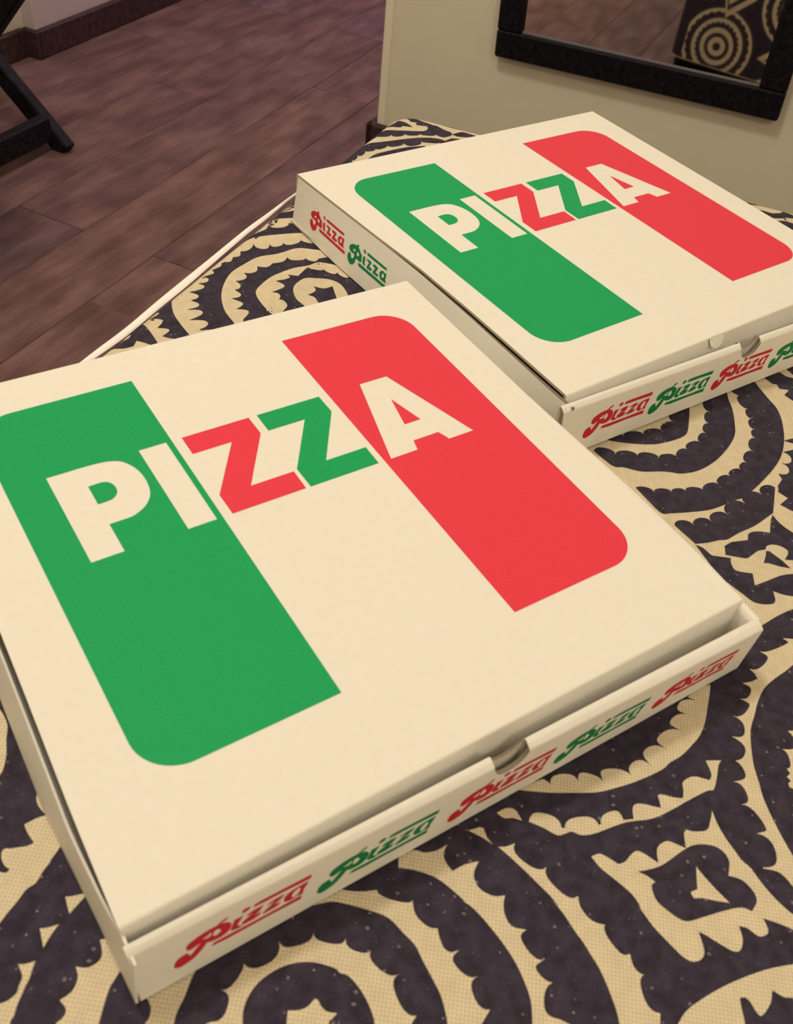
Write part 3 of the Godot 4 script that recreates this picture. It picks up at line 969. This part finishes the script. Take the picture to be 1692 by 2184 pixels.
	motif(2, [cs([-1556,-6386,-1562,-6410,-1544,-6492,-1513,-6563,-1456,-6562,-1420,-6521,-1437,-6438,-1451,-6333])])
	motif(2, [cs([-1735,-6102,-1763,-6175,-1877,-6325,-1953,-6508,-1981,-6677,-1973,-6864,-1907,-7027,-1816,-7182,-1670,-7288,-1563,-7403,-1499,-7438,-1398,-7447,-1316,-7447,-1241,-7376,-1193,-7342]), ca([-1232,-7359,-1294,-7333,-1326,-7290,-1373,-7249,-1430,-7306,-1494,-7226,-1582,-7257]), cs([-1581,-7253,-1603,-7172,-1681,-7118]), cs([-1681,-7112,-1713,-7044,-1792,-7034]), cs([-1791,-7031,-1777,-6963,-1819,-6912,-1871,-6905]), cs([-1870,-6902,-1833,-6852,-1849,-6800,-1903,-6765]), cs([-1902,-6760,-1852,-6717,-1848,-6664,-1879,-6637]), cs([-1878,-6634,-1814,-6586,-1821,-6540,-1869,-6507]), cs([-1868,-6503,-1769,-6468,-1770,-6416,-1796,-6374]), cs([-1795,-6369,-1712,-6374,-1687,-6330,-1707,-6241]), cp([-1675,-6119])])
	motif(2, [cs([-1987,-5872,-2044,-5936,-2150,-6056,-2243,-6183,-2306,-6338,-2309,-6411,-2274,-6550,-2239,-6653]), cs([-2223,-6749,-2173,-6914,-2094,-7171,-2045,-7327,-1991,-7437,-1870,-7529,-1742,-7603,-1562,-7688,-1487,-7677]), cp([-1381,-7565]), ca([-1422,-7562,-1475,-7545,-1541,-7585,-1589,-7472,-1673,-7480,-1710,-7396,-1776,-7415,-1810,-7323,-1906,-7383]), cs([-1907,-7377,-1909,-7311,-1934,-7253,-1983,-7227]), cs([-1984,-7223,-1969,-7152,-2020,-7116]), cs([-2019,-7113,-2020,-7043,-2085,-7008]), cs([-2086,-7004,-2078,-6944,-2133,-6879]), cs([-2134,-6875,-2103,-6823,-2176,-6754]), cs([-2177,-6750,-2122,-6734,-2121,-6680,-2182,-6642]), cs([-2179,-6639,-2123,-6619,-2133,-6570,-2211,-6501]), cs([-2210,-6497,-2136,-6479,-2127,-6436,-2165,-6388]), cs([-2164,-6384,-2097,-6364,-2092,-6315,-2152,-6261]), cs([-2150,-6254,-2073,-6277,-2031,-6253,-2043,-6200,-2100,-6126]), cs([-2099,-6121,-1997,-6150,-1952,-6121,-1959,-6070,-1993,-6026]), cp([-1978,-6015,-1893,-6055,-1853,-5910])])
	motif(2, [cs([-2442,-6023,-2414,-5986,-2341,-5904,-2238,-5774,-2194,-5682]), cp([-2092,-5789]), cs([-2134,-5854,-2188,-5854,-2228,-5863]), cs([-2230,-5867,-2202,-5938,-2222,-5966,-2296,-5956]), cs([-2297,-5959,-2286,-6044,-2310,-6072,-2397,-6059]), cs([-2398,-6063,-2352,-6130,-2351,-6165,-2381,-6192]), cp([-2411,-6119])])
	motif(2, [cp([-1905,-7806]), cs([-1904,-7808,-1804,-7873,-1659,-7940]), cp([-1611,-7818]), ca([-1632,-7815,-1699,-7832,-1699,-7830,-1768,-7715,-1866,-7754]), cs([-1865,-7750,-1862,-7669,-1909,-7604,-1992,-7583]), cp([-1982,-7607])])
	motif(2, [cp([-2009,-7546,-2004,-7568,-1975,-7515,-1999,-7466,-2054,-7324])])
	motif(2, [cs([-1892,-7887,-1816,-8116,-1711,-8234]), cp([-1678,-8130]), ca([-1697,-8116,-1763,-8021,-1839,-8051]), cs([-1838,-8045,-1835,-7962,-1892,-7887])])
	motif(2, [cs([-2522,-5730,-2504,-5777,-2486,-5835,-2459,-5827,-2463,-5769,-2516,-5725])])
	motif(2, [cs([-2585,-5521,-2562,-5559,-2539,-5629]), cs([-2537,-5628,-2455,-5634,-2390,-5685]), cp([-2391,-5756,-2352,-5752,-2254,-5730,-2200,-5654,-2514,-5403,-2600,-5441])])
	motif(1, [cs([-1569,-9016,-1494,-9319,-1411,-9541,-1299,-9681,-1128,-9796,-897,-9960,-737,-10048,-590,-10079,-501,-10050]), cp([-485,-9894]), ca([-559,-9985,-671,-9942,-757,-9951,-814,-9813,-928,-9836,-1002,-9721,-1086,-9726,-1123,-9622,-1193,-9604,-1213,-9532,-1292,-9514,-1290,-9408,-1348,-9386,-1341,-9283,-1387,-9261,-1351,-9199]), cp([-1497,-8953])])
	motif(1, [cs([-512,-10046,-456,-10131,-383,-10155,-348,-10135,-470,-9950,-525,-9966])])
	motif(1, [cs([-1311,-9850,-1285,-9987,-1170,-10071,-974,-10135,-767,-10203,-722,-10281]), cs([-722,-10286,-731,-10362,-647,-10395,-552,-10327,-466,-10282,-459,-10212,-522,-10139,-575,-10136,-622,-10169]), ca([-622,-10169,-702,-10112,-790,-10129,-856,-10052,-949,-10067,-1005,-9969,-1083,-9989,-1155,-9905,-1229,-9932,-1252,-9848,-1310,-9845])])
	motif(1, [cs([-1230,-9325,-1163,-9479,-1020,-9629,-870,-9759,-703,-9853]), cp([-662,-9777,-989,-9415])])
	motif(1, [cp([-1156,-10193,-1084,-10301,-1061,-10364]), cs([-1061,-10364,-983,-10355,-883,-10262]), cp([-991,-10253]), cs([-993,-10253,-1016,-10204,-1101,-10189,-1156,-10193])])
	motif(1, [cs([-1002,-10500,-914,-10503,-796,-10443,-680,-10395,-719,-10348,-859,-10332]), cp([-856,-10392,-922,-10392])])
	motif(1, [cs([-708,-10537,-473,-10518,-193,-10481,-17,-10490]), cp([-36,-10450]), cs([-38,-10450,-121,-10412,-187,-10405,-300,-10439]), cs([-302,-10436,-396,-10409,-473,-10411,-578,-10463])])
	motif(1, [cs([-456,-10234,-357,-10338,-245,-10316,-200,-10295,-281,-10232,-388,-10209])])
	motif(1, [cs([2820,-9640,2867,-9634,2952,-9612,3045,-9649,3074,-9695]), cp([3135,-9661,3258,-9602,3252,-9564,3162,-9569,3077,-9563,3085,-9498,3068,-9501,3064,-9536]), cs([3063,-9538,3028,-9528,2959,-9505,2893,-9496])])
	motif(1, [cs([2974,-9451,3065,-9482,3144,-9455,3252,-9429]), cp([3215,-9198,3126,-9255])])
	motif(1, [cs([2629,-9861,2700,-9858,2801,-9807,2842,-9746]), cs([2839,-9740,2769,-9730,2681,-9737])])

# =====================================================================  pizza boxes
func slanted_logo():
	var ps = []
	ps.append(pierced([cs([-1,112,5,145,26,170,62,177]), cs([66,174,67,162,73,145,88,158,108,182,126,199]), cs([123,200,105,195,82,189,68,195]), cs([67,196,62,220,76,244,116,263,158,272,205,274]), cp([206,275,225,290,250,298,256,288,237,278,220,272]), cs([223,270,247,257,262,234,263,210,248,178,215,161,174,164,150,176]), cs([149,176,139,159,118,134,88,107,55,95,25,90,4,103])], [[cs([134,224,155,229,175,242,169,215,147,214,134,224])], [cs([178,208,192,240,212,234,214,210,194,197,178,208])]]))
	ps.append(pierced([cs([313,269,321,286,343,289,355,279,344,265,323,261,313,269])], []))
	ps.append(pierced([cp([278,241,323,242,306,217,287,183,310,163,294,154,265,161,255,176,266,204])], []))
	ps.append(pierced([cp([339,232,373,240,415,240,399,213,366,189,399,194,391,170,357,162,306,164,313,189,353,212,366,218,334,217])], []))
	ps.append(pierced([cp([433,225,462,235,511,237,500,216,458,192,493,189,480,169,449,162,405,162,408,177,432,193,467,219,426,215])], []))
	ps.append(pierced([cs([506,177,512,208,543,230,588,237,628,237]), cs([628,237,619,214,603,186,599,159]), cp([591,152,568,159]), cs([568,159,536,154,512,163])], [[cs([544,177,551,203,578,224,588,207,576,178,557,164,544,177])]]))
	ps.append(pierced([cp([365,263,376,284,416,287,645,284,636,253,502,260,423,260])], []))
	ps.append(pierced([cp([165,125,179,145,279,143,418,141,592,144,588,113,423,119,240,116])], []))
	return ps

func upright_logo():
	var ps = []
	ps.append(pierced([cs([-10,215,-3,238,33,260,76,265]), cp([82,280,106,279,99,264]), cs([99,264,122,253,149,234,166,227,175,197,184,189,169,171,137,171,121,176]), cs([121,176,102,160,106,141,94,116,65,99,35,105,9,123,-2,142,-3,169,13,179,32,173,40,160,57,148,75,159,79,181,67,195]), cs([66,195,50,192,19,192,0,203,-10,214])], [[cs([43,218,55,231,77,229,72,214,55,211,43,218])], [cs([97,219,106,228,134,217,132,201,112,196,97,219])]]))
	ps.append(pierced([cp([167,276,184,284,209,267,200,258,180,263])], []))
	ps.append(pierced([cp([187,229,211,236,221,209,225,186,241,180,228,170,203,176,191,205])], []))
	ps.append(pierced([cp([235,231,255,235,304,234,296,206,289,193,334,190,325,171,263,170,265,186,277,216,248,222])], []))
	ps.append(pierced([cp([328,231,351,237,397,233,390,210,378,189,426,189,418,170,349,168,350,183,367,213,333,219])], []))
	ps.append(pierced([cs([429,212,438,228,459,239,488,233]), cp([505,242,512,218,514,195,535,169,500,171]), cs([500,171,465,171,441,186,429,211])], [[cs([457,206,466,225,486,218,489,195,469,190,457,206])]]))
	ps.append(pierced([cp([220,272,235,279,488,277,499,263,462,259,235,260])], []))
	ps.append(pierced([cp([147,151,166,158,556,153,566,133,532,131,163,135])], []))
	return ps

func profile_at(list: Array, v: float) -> float:     # piecewise linear v -> value
	if v <= list[0][0]:
		return list[0][1]
	for i in list.size() - 1:
		if v <= list[i + 1][0]:
			return lerpf(list[i][1], list[i + 1][1], (v - list[i][0]) / (list[i + 1][0] - list[i][0]))
	return list[list.size() - 1][1]

func spread(a: float, b: float, n: int) -> Array:
	var o := []
	for k in n + 1:
		o.append(lerpf(a, b, float(k) / n))
	return o

# a flat print on a surface: outline in the surface's own coordinates, to3 maps them onto it
func print_mesh(polys: Array, to3: Callable, facing: Vector3) -> ArrayMesh:
	var m := MB.new()
	for raw in polys:
		for poly in clean(raw):
			var idx := ears(poly)
			for i in range(0, idx.size(), 3):
				m.flat(to3.call(poly[idx[i]]), to3.call(poly[idx[i + 1]]), to3.call(poly[idx[i + 2]]), facing)
	return m.mesh()

func rounded_panel(x0: float, x1: float, y0: float, y1: float, r: float, left: bool) -> PackedVector2Array:
	# two corners of one side rounded
	var o := PackedVector2Array()
	if left:
		o.append(Vector2(x1, y1))
		for k in 17: o.append(Vector2(x0 + r, y1 - r) + Vector2.from_angle(PI * 0.5 + PI * 0.5 * k / 16.0) * r)
		for k in 17: o.append(Vector2(x0 + r, y0 + r) + Vector2.from_angle(PI + PI * 0.5 * k / 16.0) * r)
		o.append(Vector2(x1, y0))
	else:
		o.append(Vector2(x0, y0))
		for k in 17: o.append(Vector2(x1 - r, y0 + r) + Vector2.from_angle(-PI * 0.5 + PI * 0.5 * k / 16.0) * r)
		for k in 17: o.append(Vector2(x1 - r, y1 - r) + Vector2.from_angle(PI * 0.5 * k / 16.0) * r)
		o.append(Vector2(x0, y1))
	return o

func u10(raw: Array) -> PackedVector2Array:      # drawing units x 10000
	return pts(raw)

func smooth(raw: Array) -> PackedVector2Array:
	return cs(raw)

func cut(outer: PackedVector2Array, holes: Array) -> PackedVector2Array:
	return pierced([outer], holes.map(func(h): return [h]))

func lid_print(lid: Node, y: float):
	var to3 := func(q: Vector2) -> Vector3: return Vector3(q.x * S, y + 0.00012, q.y * S)
	var letter_p := joined([u10([-1906, 0]), smooth([-1400, -2, -1150, 10, -972, 43, -814, 141, -695, 383, -669, 675, -725, 948, -872, 1141, -1070, 1248, -1192, 1264]), u10([-1444, 1266, -1444, 1838, -1906, 1838])])
	var counter := joined([u10([-1444, 421]), smooth([-1340, 418, -1249, 418, -1160, 454, -1106, 564, -1122, 710, -1216, 805, -1333, 826]), u10([-1444, 826])])
	var letter_i := u10([-525, 0, -92, 0, -92, 1838, -525, 1838])
	var letter_a := u10([3338, 0, 3866, 0, 4415, 1838, 3940, 1838, 3866, 1622, 3385, 1622, 3327, 1838, 2832, 1838])
	var a_counter := u10([3612, 562, 3780, 1223, 3471, 1223])
	var green := rounded_panel(-0.2490, 0.0, -0.164, 0.5257, 0.058, true)
	var red := rounded_panel(0.2714, 0.5125, -0.164, 0.5257, 0.058, false)
	part("green_panel", print_mesh([cut(green, [letter_p, letter_i]), counter], to3, Vector3.UP), mats.green, lid)
	part("red_panel", print_mesh([cut(red, [letter_a]), a_counter], to3, Vector3.UP), mats.red, lid)
	var z := u10([160, 0, 1287, 0, 1291, 425, 634, 1428, 1345, 1428, 1338, 1838, 149, 1838, 142, 1405, 802, 418, 160, 418])
	var z2 := PackedVector2Array()
	for q in z: z2.append(q + Vector2(0.1268, 0))
	part("letter_z", print_mesh([z], to3, Vector3.UP), mats.red, lid).set_meta("label", "red letter Z")
	part("letter_z", print_mesh([z2], to3, Vector3.UP), mats.green, lid).set_meta("label", "green letter Z")

func pizza_box(label: String, at: Vector3, turn: float, d: Dictionary):
	var t := thing("pizza_box", label, "pizza box", at, turn, "")
	var H := 0.0438                      # height of the lid's face over the box's underside
	var ul: Array = d.lid_left           # left edge of the lid, u by v
	var ur: float = d.lid_right
	var vb: float = d.back
	var vf: float = d.front
	# ---- lid: back fold, face, front fold and tuck-in flap are one bent board
	var prof := []                       # (v, y)
	prof.append(Vector2(vb * S, H - 0.012))
	for k in 5: prof.append(Vector2(vb * S + 0.0022 - 0.0022 * cos(PI * 0.5 * k / 4.0), H - 0.0022 + 0.0022 * sin(PI * 0.5 * k / 4.0)))
	prof.append(Vector2(vb * S + 0.0026, H))
	for k in range(1, 24): prof.append(Vector2(lerpf(vb * S + 0.0022, vf * S - 0.002, k / 24.0), H))
	prof.append(Vector2(vf * S - 0.0024, H))
	for k in 5: prof.append(Vector2(vf * S - 0.0015 + 0.0015 * sin(PI * 0.5 * k / 4.0), H - 0.0015 + 0.0015 * cos(PI * 0.5 * k / 4.0)))
	prof.append(Vector2(vf * S, H - 0.0019))
	prof.append(Vector2(vf * S + 0.0003, H - 0.018))
	prof.append(Vector2(vf * S + 0.0005, H - 0.036))
	var rows := []
	for p in prof:
		var line := PackedVector3Array()
		var l := profile_at(ul, p.x / S) * S
		for f in [0.0, 0.004, 0.02, 0.25, 0.5, 0.75, 0.98, 0.996, 1.0]:
			line.append(Vector3(lerpf(l, ur * S, f), p.y, p.x))
		rows.append(line)
	var lid := part("lid", sheet(rows, 0.0022, mats.card, mats.rim, Vector3.UP), null, t)
	lid_print(lid, H)
	if d.has("tab"):                     # the small crease where the lid was thumbed open
		var tab := []
		for i in 5:
			var line := PackedVector3Array()
			for j in 9:
				var f := j / 8.0
				var w := sqrt(maxf(0.0, 1.0 - pow(2.0 * f - 1.0, 2)))
				line.append(Vector3(lerpf(d.tab[0], d.tab[1], f) * S, H - 0.0005 - 0.0085 * w * i / 4.0, vf * S + 0.0006 + 0.0035 * w * i / 4.0))
			tab.append(line)
		part("thumb_tab", sheet(tab, 0.0006, mats.card, mats.rim, Vector3(0, 1, 1)), null, t)
	# ---- base panel
	var base := []
	for v in [vb + 0.006, 0.2, vf + 0.030]:
		base.append(PackedVector3Array([Vector3(-0.338 * S, 0.0022, v * S), Vector3(0.1 * S, 0.0022, v * S), Vector3(0.592 * S, 0.0022, v * S)]))
	part("base_panel", sheet(base, 0.0022, mats.card_inside, mats.rim, Vector3.UP), null, t)
	# ---- back wall
	var bw := []
	for y in [0.0, 0.02, H - 0.003]:
		bw.append(PackedVector3Array([Vector3(profile_at(ul, vb) * S + 0.001, y, (vb + 0.007) * S - 0.0022), Vector3(0.1 * S, y, (vb + 0.007) * S - 0.0022), Vector3(ur * S - 0.001, y, (vb + 0.007) * S - 0.0022)]))
	part("back_wall", sheet(bw, 0.0022, mats.card, mats.rim, Vector3(0, 0, -1)), null, t)
	# ---- left wall, leaning out a little at the bottom
	var lw := []
	var vlist := spread(vb + 0.008, d.side_front, 30)
	for f in [0.0, 0.25, 0.5, 0.7, 0.85, 0.95, 1.0]:
		var line := PackedVector3Array()
		for v in vlist:
			var y: float = profile_at(d.left_height, v) * f
			var u := lerpf(profile_at(d.left_foot, v), profile_at(ul, v) + profile_at(d.left_top, v), pow(f, 1.15))
			line.append(Vector3(u * S, y, v * S))
		lw.append(line)
	var left := part("left_wall", sheet(lw, d.left_board, mats.card, mats[d.left_rim], Vector3(-1, 0, 0)), null, t)
	# ---- right wall: a doubled board whose top shows past the lid
	var rw := []
	for q in [[0.0, 0.002], [0.02, 0.001], [0.0385, 0.0], [0.0408, -0.0008], [0.0416, -0.0028], [0.0408, -0.0048], [0.036, -0.0055], [0.005, -0.0052]]:
		var line := PackedVector3Array()
		for v in spread(vb + 0.010, d.side_front, 24):
			line.append(Vector3(profile_at(d.right_foot, v) * S + q[1] - 0.002, q[0], v * S))
		rw.append(line)
	part("right_wall", sheet(rw, 0.0009, mats.card, mats.card, Vector3(1, 0, 0)), null, t)
	# ---- front wall: outer face, rolled top and inner face, with a thumb notch cut through
	var foot := func(u: float) -> float: return d.foot[0] + d.foot[1] * u
	var crease := func(u: float) -> float: return d.crease[0] + d.crease[1] * u
	var roll := func(u: float) -> float: return d.roll[0] + d.roll[1] * u
	var hc := 0.098 * S
	var on_face := func(u: float, h: float) -> Vector3:
		var k := h / hc
		return Vector3(u * S, h, lerpf(foot.call(u), crease.call(u), k) * S)
	var n0: float = d.notch[0]
	var n1: float = d.notch[1]
	var full := func(u: float) -> PackedVector3Array:
		var o := PackedVector3Array()
		for h in [0.0, 0.01, 0.3, 0.6, 0.9, 0.965, 0.985]: o.append(on_face.call(u, hc * h))
		var c: Vector3 = on_face.call(u, hc)
		var r := Vector3(u * S, 0.1065 * S, roll.call(u) * S)
		o.append(c.lerp(r, 0.10) + Vector3(0, 0.0001, 0))
		o.append(c.lerp(r, 0.2) + Vector3(0, 0.0002, 0))
		o.append(c.lerp(r, 0.5) + Vector3(0, 0.0004, 0))
		o.append(c.lerp(r, 0.93) + Vector3(0, 0.0003, 0))
		o.append(r)
		o.append(r + Vector3(0, -0.0010, -0.0009))
		o.append(r + Vector3(0, -0.006, -0.0012))
		o.append(Vector3(u * S, 0.003, roll.call(u) * S - 0.001))
		return o
	var fw := Node3D.new()
	for seg in [[-0.338, n0, 16], [n1, 0.5795, 16]]:
		var cols := []
		for u in spread(seg[0], seg[1], seg[2]): cols.append(full.call(u))
		var mi := part("front_wall", sheet(cols, 0.0011, mats.card, mats.rim, Vector3(0, 0, 1)), null, t)
		if seg[0] < 0.0:
			fw.free()
			fw = mi
	var mid_o := []
	var mid_i := []
	for k in 15:
		var f := k / 14.0
		var u := lerpf(n0 - 0.0005, n1 + 0.0005, f)
		var depth: float = 0.0272 * (1.0 - pow(absf(2.0 * f - 1.0), 3.2)) * S * (1.0 - 0.28 * f)
		var co := PackedVector3Array()
		var ci := PackedVector3Array()
		var top_o: float = hc * 0.99 - depth
		for h in [0.0, 0.5, 0.9, 1.0]:
			co.append(on_face.call(u, top_o * h))
			ci.append(Vector3(u * S, lerpf(0.003, 0.1045 * S - depth * 0.9, h), roll.call(u) * S - 0.0012))
		mid_o.append(co)
		mid_i.append(ci)
	part("front_wall", sheet(mid_o, 0.0026, mats.card, mats.kraft, Vector3(0, 0, 1)), null, t)
	part("front_wall_liner", sheet(mid_i, 0.0016, mats.card_inside, mats.kraft, Vector3(0, 0, 1)), null, t)
	# ---- side print
	var logo = slanted_logo()
	for i in d.logos.size():
		var lg: Array = d.logos[i]
		var to3 := func(q: Vector2) -> Vector3:
			var u: float = lg[0] + q.x / S * lg[1]
			var h: float = q.y + lg[2] * S
			return on_face.call(u, h) + Vector3(0, 0, 0.00012)
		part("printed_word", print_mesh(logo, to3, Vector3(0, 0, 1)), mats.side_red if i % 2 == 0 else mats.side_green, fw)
	var up = upright_logo()
	for i in d.left_logos.size():
		var v0: float = d.left_logos[i]
		var to3 := func(q: Vector2) -> Vector3:
			var v: float = v0 + q.x / S
			var f: float = q.y / profile_at(d.left_height, v)
			var u := lerpf(profile_at(d.left_foot, v), profile_at(ul, v) + profile_at(d.left_top, v), pow(f, 1.15))
			return Vector3(u * S - 0.00025, q.y, v * S)
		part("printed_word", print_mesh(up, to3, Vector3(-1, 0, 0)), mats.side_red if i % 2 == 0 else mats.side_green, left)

func build_boxes():
	pizza_box("white pizza box nearest the viewer, in front of the other pizza box", Vector3(-0.162298, TOP + 0.0016, -0.424504), deg_to_rad(39.94109), {
		"lid_left": [[-0.249, -0.329], [0.0, -0.3265], [0.24, -0.3264], [0.36, -0.3291], [0.52, -0.3334], [0.664, -0.3350]],
		"lid_right": 0.5825, "back": -0.2475, "front": 0.6648,
		"left_foot": [[-0.24, -0.345], [0.25, -0.3525], [0.44, -0.355], [0.60, -0.347], [0.695, -0.3435]],
		"left_height": [[-0.24, 0.0415], [0.0, 0.030], [0.55, 0.028], [0.63, 0.033], [0.668, 0.0395], [0.70, 0.0385]],
		"left_top": [[-0.25, -0.003], [0.0, -0.0085], [0.52, -0.0085], [0.62, -0.004], [0.668, 0.0]], "left_board": 0.0012, "left_rim": "card", "side_front": 0.700,
		"right_foot": [[-0.24, 0.584], [-0.18, 0.588], [0.0, 0.593], [0.41, 0.605], [0.55, 0.603], [0.608, 0.6005], [0.69, 0.592]],
		"foot": [0.7028, 0.0082], "crease": [0.6991, 0.024], "roll": [0.6875, 0.017],
		"notch": [0.1125, 0.1655],
		"logos": [[-0.2969, 1.0, 0.003], [-0.1268, 1.0, -0.004], [0.0531, 0.99, -0.004], [0.2199, 0.96, -0.003], [0.3926, 0.935, 0.001]],
		"left_logos": [-0.167, -0.0125]})
	pizza_box("white pizza box farther from the viewer, partly cut off at the photo's right edge", Vector3(-0.006046, TOP + 0.0016, -0.803615), deg_to_rad(43.01058), {
		"lid_left": [[-0.243, -0.3219], [-0.12, -0.3179], [0.05, -0.3118], [0.20, -0.3035], [0.36, -0.304], [0.50, -0.3084], [0.647, -0.3137]],
		"lid_right": 0.5855, "back": -0.247, "front": 0.6472,
		"left_foot": [[-0.24, -0.335], [-0.06, -0.342], [0.1, -0.341], [0.25, -0.336], [0.45, -0.340], [0.69, -0.322]],
		"left_height": [[-0.24, 0.0415], [0.10, 0.0415], [0.22, 0.0408], [0.40, 0.0402], [0.60, 0.0398], [0.70, 0.0405]],
		"left_top": [[-0.25, 0.0], [0.05, 0.0], [0.2, -0.003], [0.5, -0.006], [0.668, -0.008]], "left_board": 0.003, "left_rim": "kraft", "side_front": 0.672, "tab": [0.060, 0.105],
		"right_foot": [[-0.24, 0.598], [0.0, 0.594], [0.41, 0.602], [0.69, 0.592]],
		"foot": [0.6965, 0.043], "crease": [0.6875, 0.047], "roll": [0.6770, 0.050],
		"notch": [0.112, 0.168],
		"logos": [[-0.2823, 1.0, 0.002], [-0.1198, 1.0, -0.001], [0.0509, 1.0, -0.001], [0.2190, 1.0, -0.001], [0.388, 1.0, 0.0]],
		"left_logos": [-0.167, -0.0125]})

# =====================================================================  mirror
func build_mirror():
	# plan: lower left outer corner on the partition, hung a little crooked
	var t := thing("wall_mirror", "tall wall mirror in a dark wooden frame hanging low on the beige partition", "mirror", Vector3.ZERO, ROOM_TURN)
	t.position = room(Vector3(-0.612, 0.284, -1.824))
	t.basis = Basis(Vector3.UP, ROOM_TURN) * Basis(Vector3(0, 0, 1), deg_to_rad(2.64))
	var w := 0.533
	var h := 1.25
	var b := 0.047
	var dp := 0.022
	for q in [["frame_rail", Vector3(w / 2, b / 2, 0), Vector3(w, b, dp)], ["frame_rail", Vector3(w / 2, h - b / 2, 0), Vector3(w, b, dp)], ["frame_stile", Vector3(b / 2, h / 2, 0), Vector3(b, h - 2 * b, dp)], ["frame_stile", Vector3(w - b / 2, h / 2, 0), Vector3(b, h - 2 * b, dp)]]:
		part(q[0], box_mesh(q[2], 0.003, q[1] + Vector3(0, 0, dp / 2 + 0.001)), mats.frame, t)
	var g := MB.new()
	g.quad(Vector3(b - 0.002, b - 0.002, 0.012), Vector3(w - b + 0.002, b - 0.002, 0.012), Vector3(w - b + 0.002, h - b + 0.002, 0.012), Vector3(b - 0.002, h - b + 0.002, 0.012), Vector3(0, 0, 1))
	part("glass", g.mesh(), mats.mirror, t)
	part("glass_edge", box_mesh(Vector3(w - 2 * b, 0.0032, 0.002), 0.0004, Vector3(w / 2, b + 0.0012, 0.014)), flat_mat(Color(0.45, 0.43, 0.46), 0.5), t)

# =====================================================================  low table on crossed legs
func build_table():
	var t := thing("low_table", "dark wooden low table on crossed legs at the room's left wall", "table", room(Vector3(-1.53, 0, -0.98)), ROOM_TURN)
	for z in [-0.486, 0.486]:
		var m := MB.new()
		m.bar(Vector3(0.160, 0.0, z), Vector3(-0.170, 0.300, z), 0.040, 0.026, Vector3(0, 0, 1))
		part("leg", m.mesh(), mats.stool, t)
		var m2 := MB.new()
		var zz: float = z - signf(z) * 0.028
		m2.bar(Vector3(-0.160, 0.0, zz), Vector3(0.165, 0.345, zz), 0.044, 0.026, Vector3(0, 0, 1))
		part("leg", m2.mesh(), mats.stool, t)
	for q in [[0.128, 0.045], [-0.128, 0.045]]:
		part("stretcher", box_mesh(Vector3(0.024, 0.048, 0.95), 0.003, Vector3(q[0], q[1], 0)), mats.stool, t)
	for x in [-0.17, 0.165]:
		part("top_rail", box_mesh(Vector3(0.034, 0.030, 1.0), 0.004, Vector3(x, 0.335, 0)), mats.stool, t)
	for k in 5:
		part("tabletop_board", box_mesh(Vector3(0.116, 0.022, 0.80), 0.003, Vector3(-0.155 + 0.1185 * k, 0.361, 0.25)), mats.stool, t)
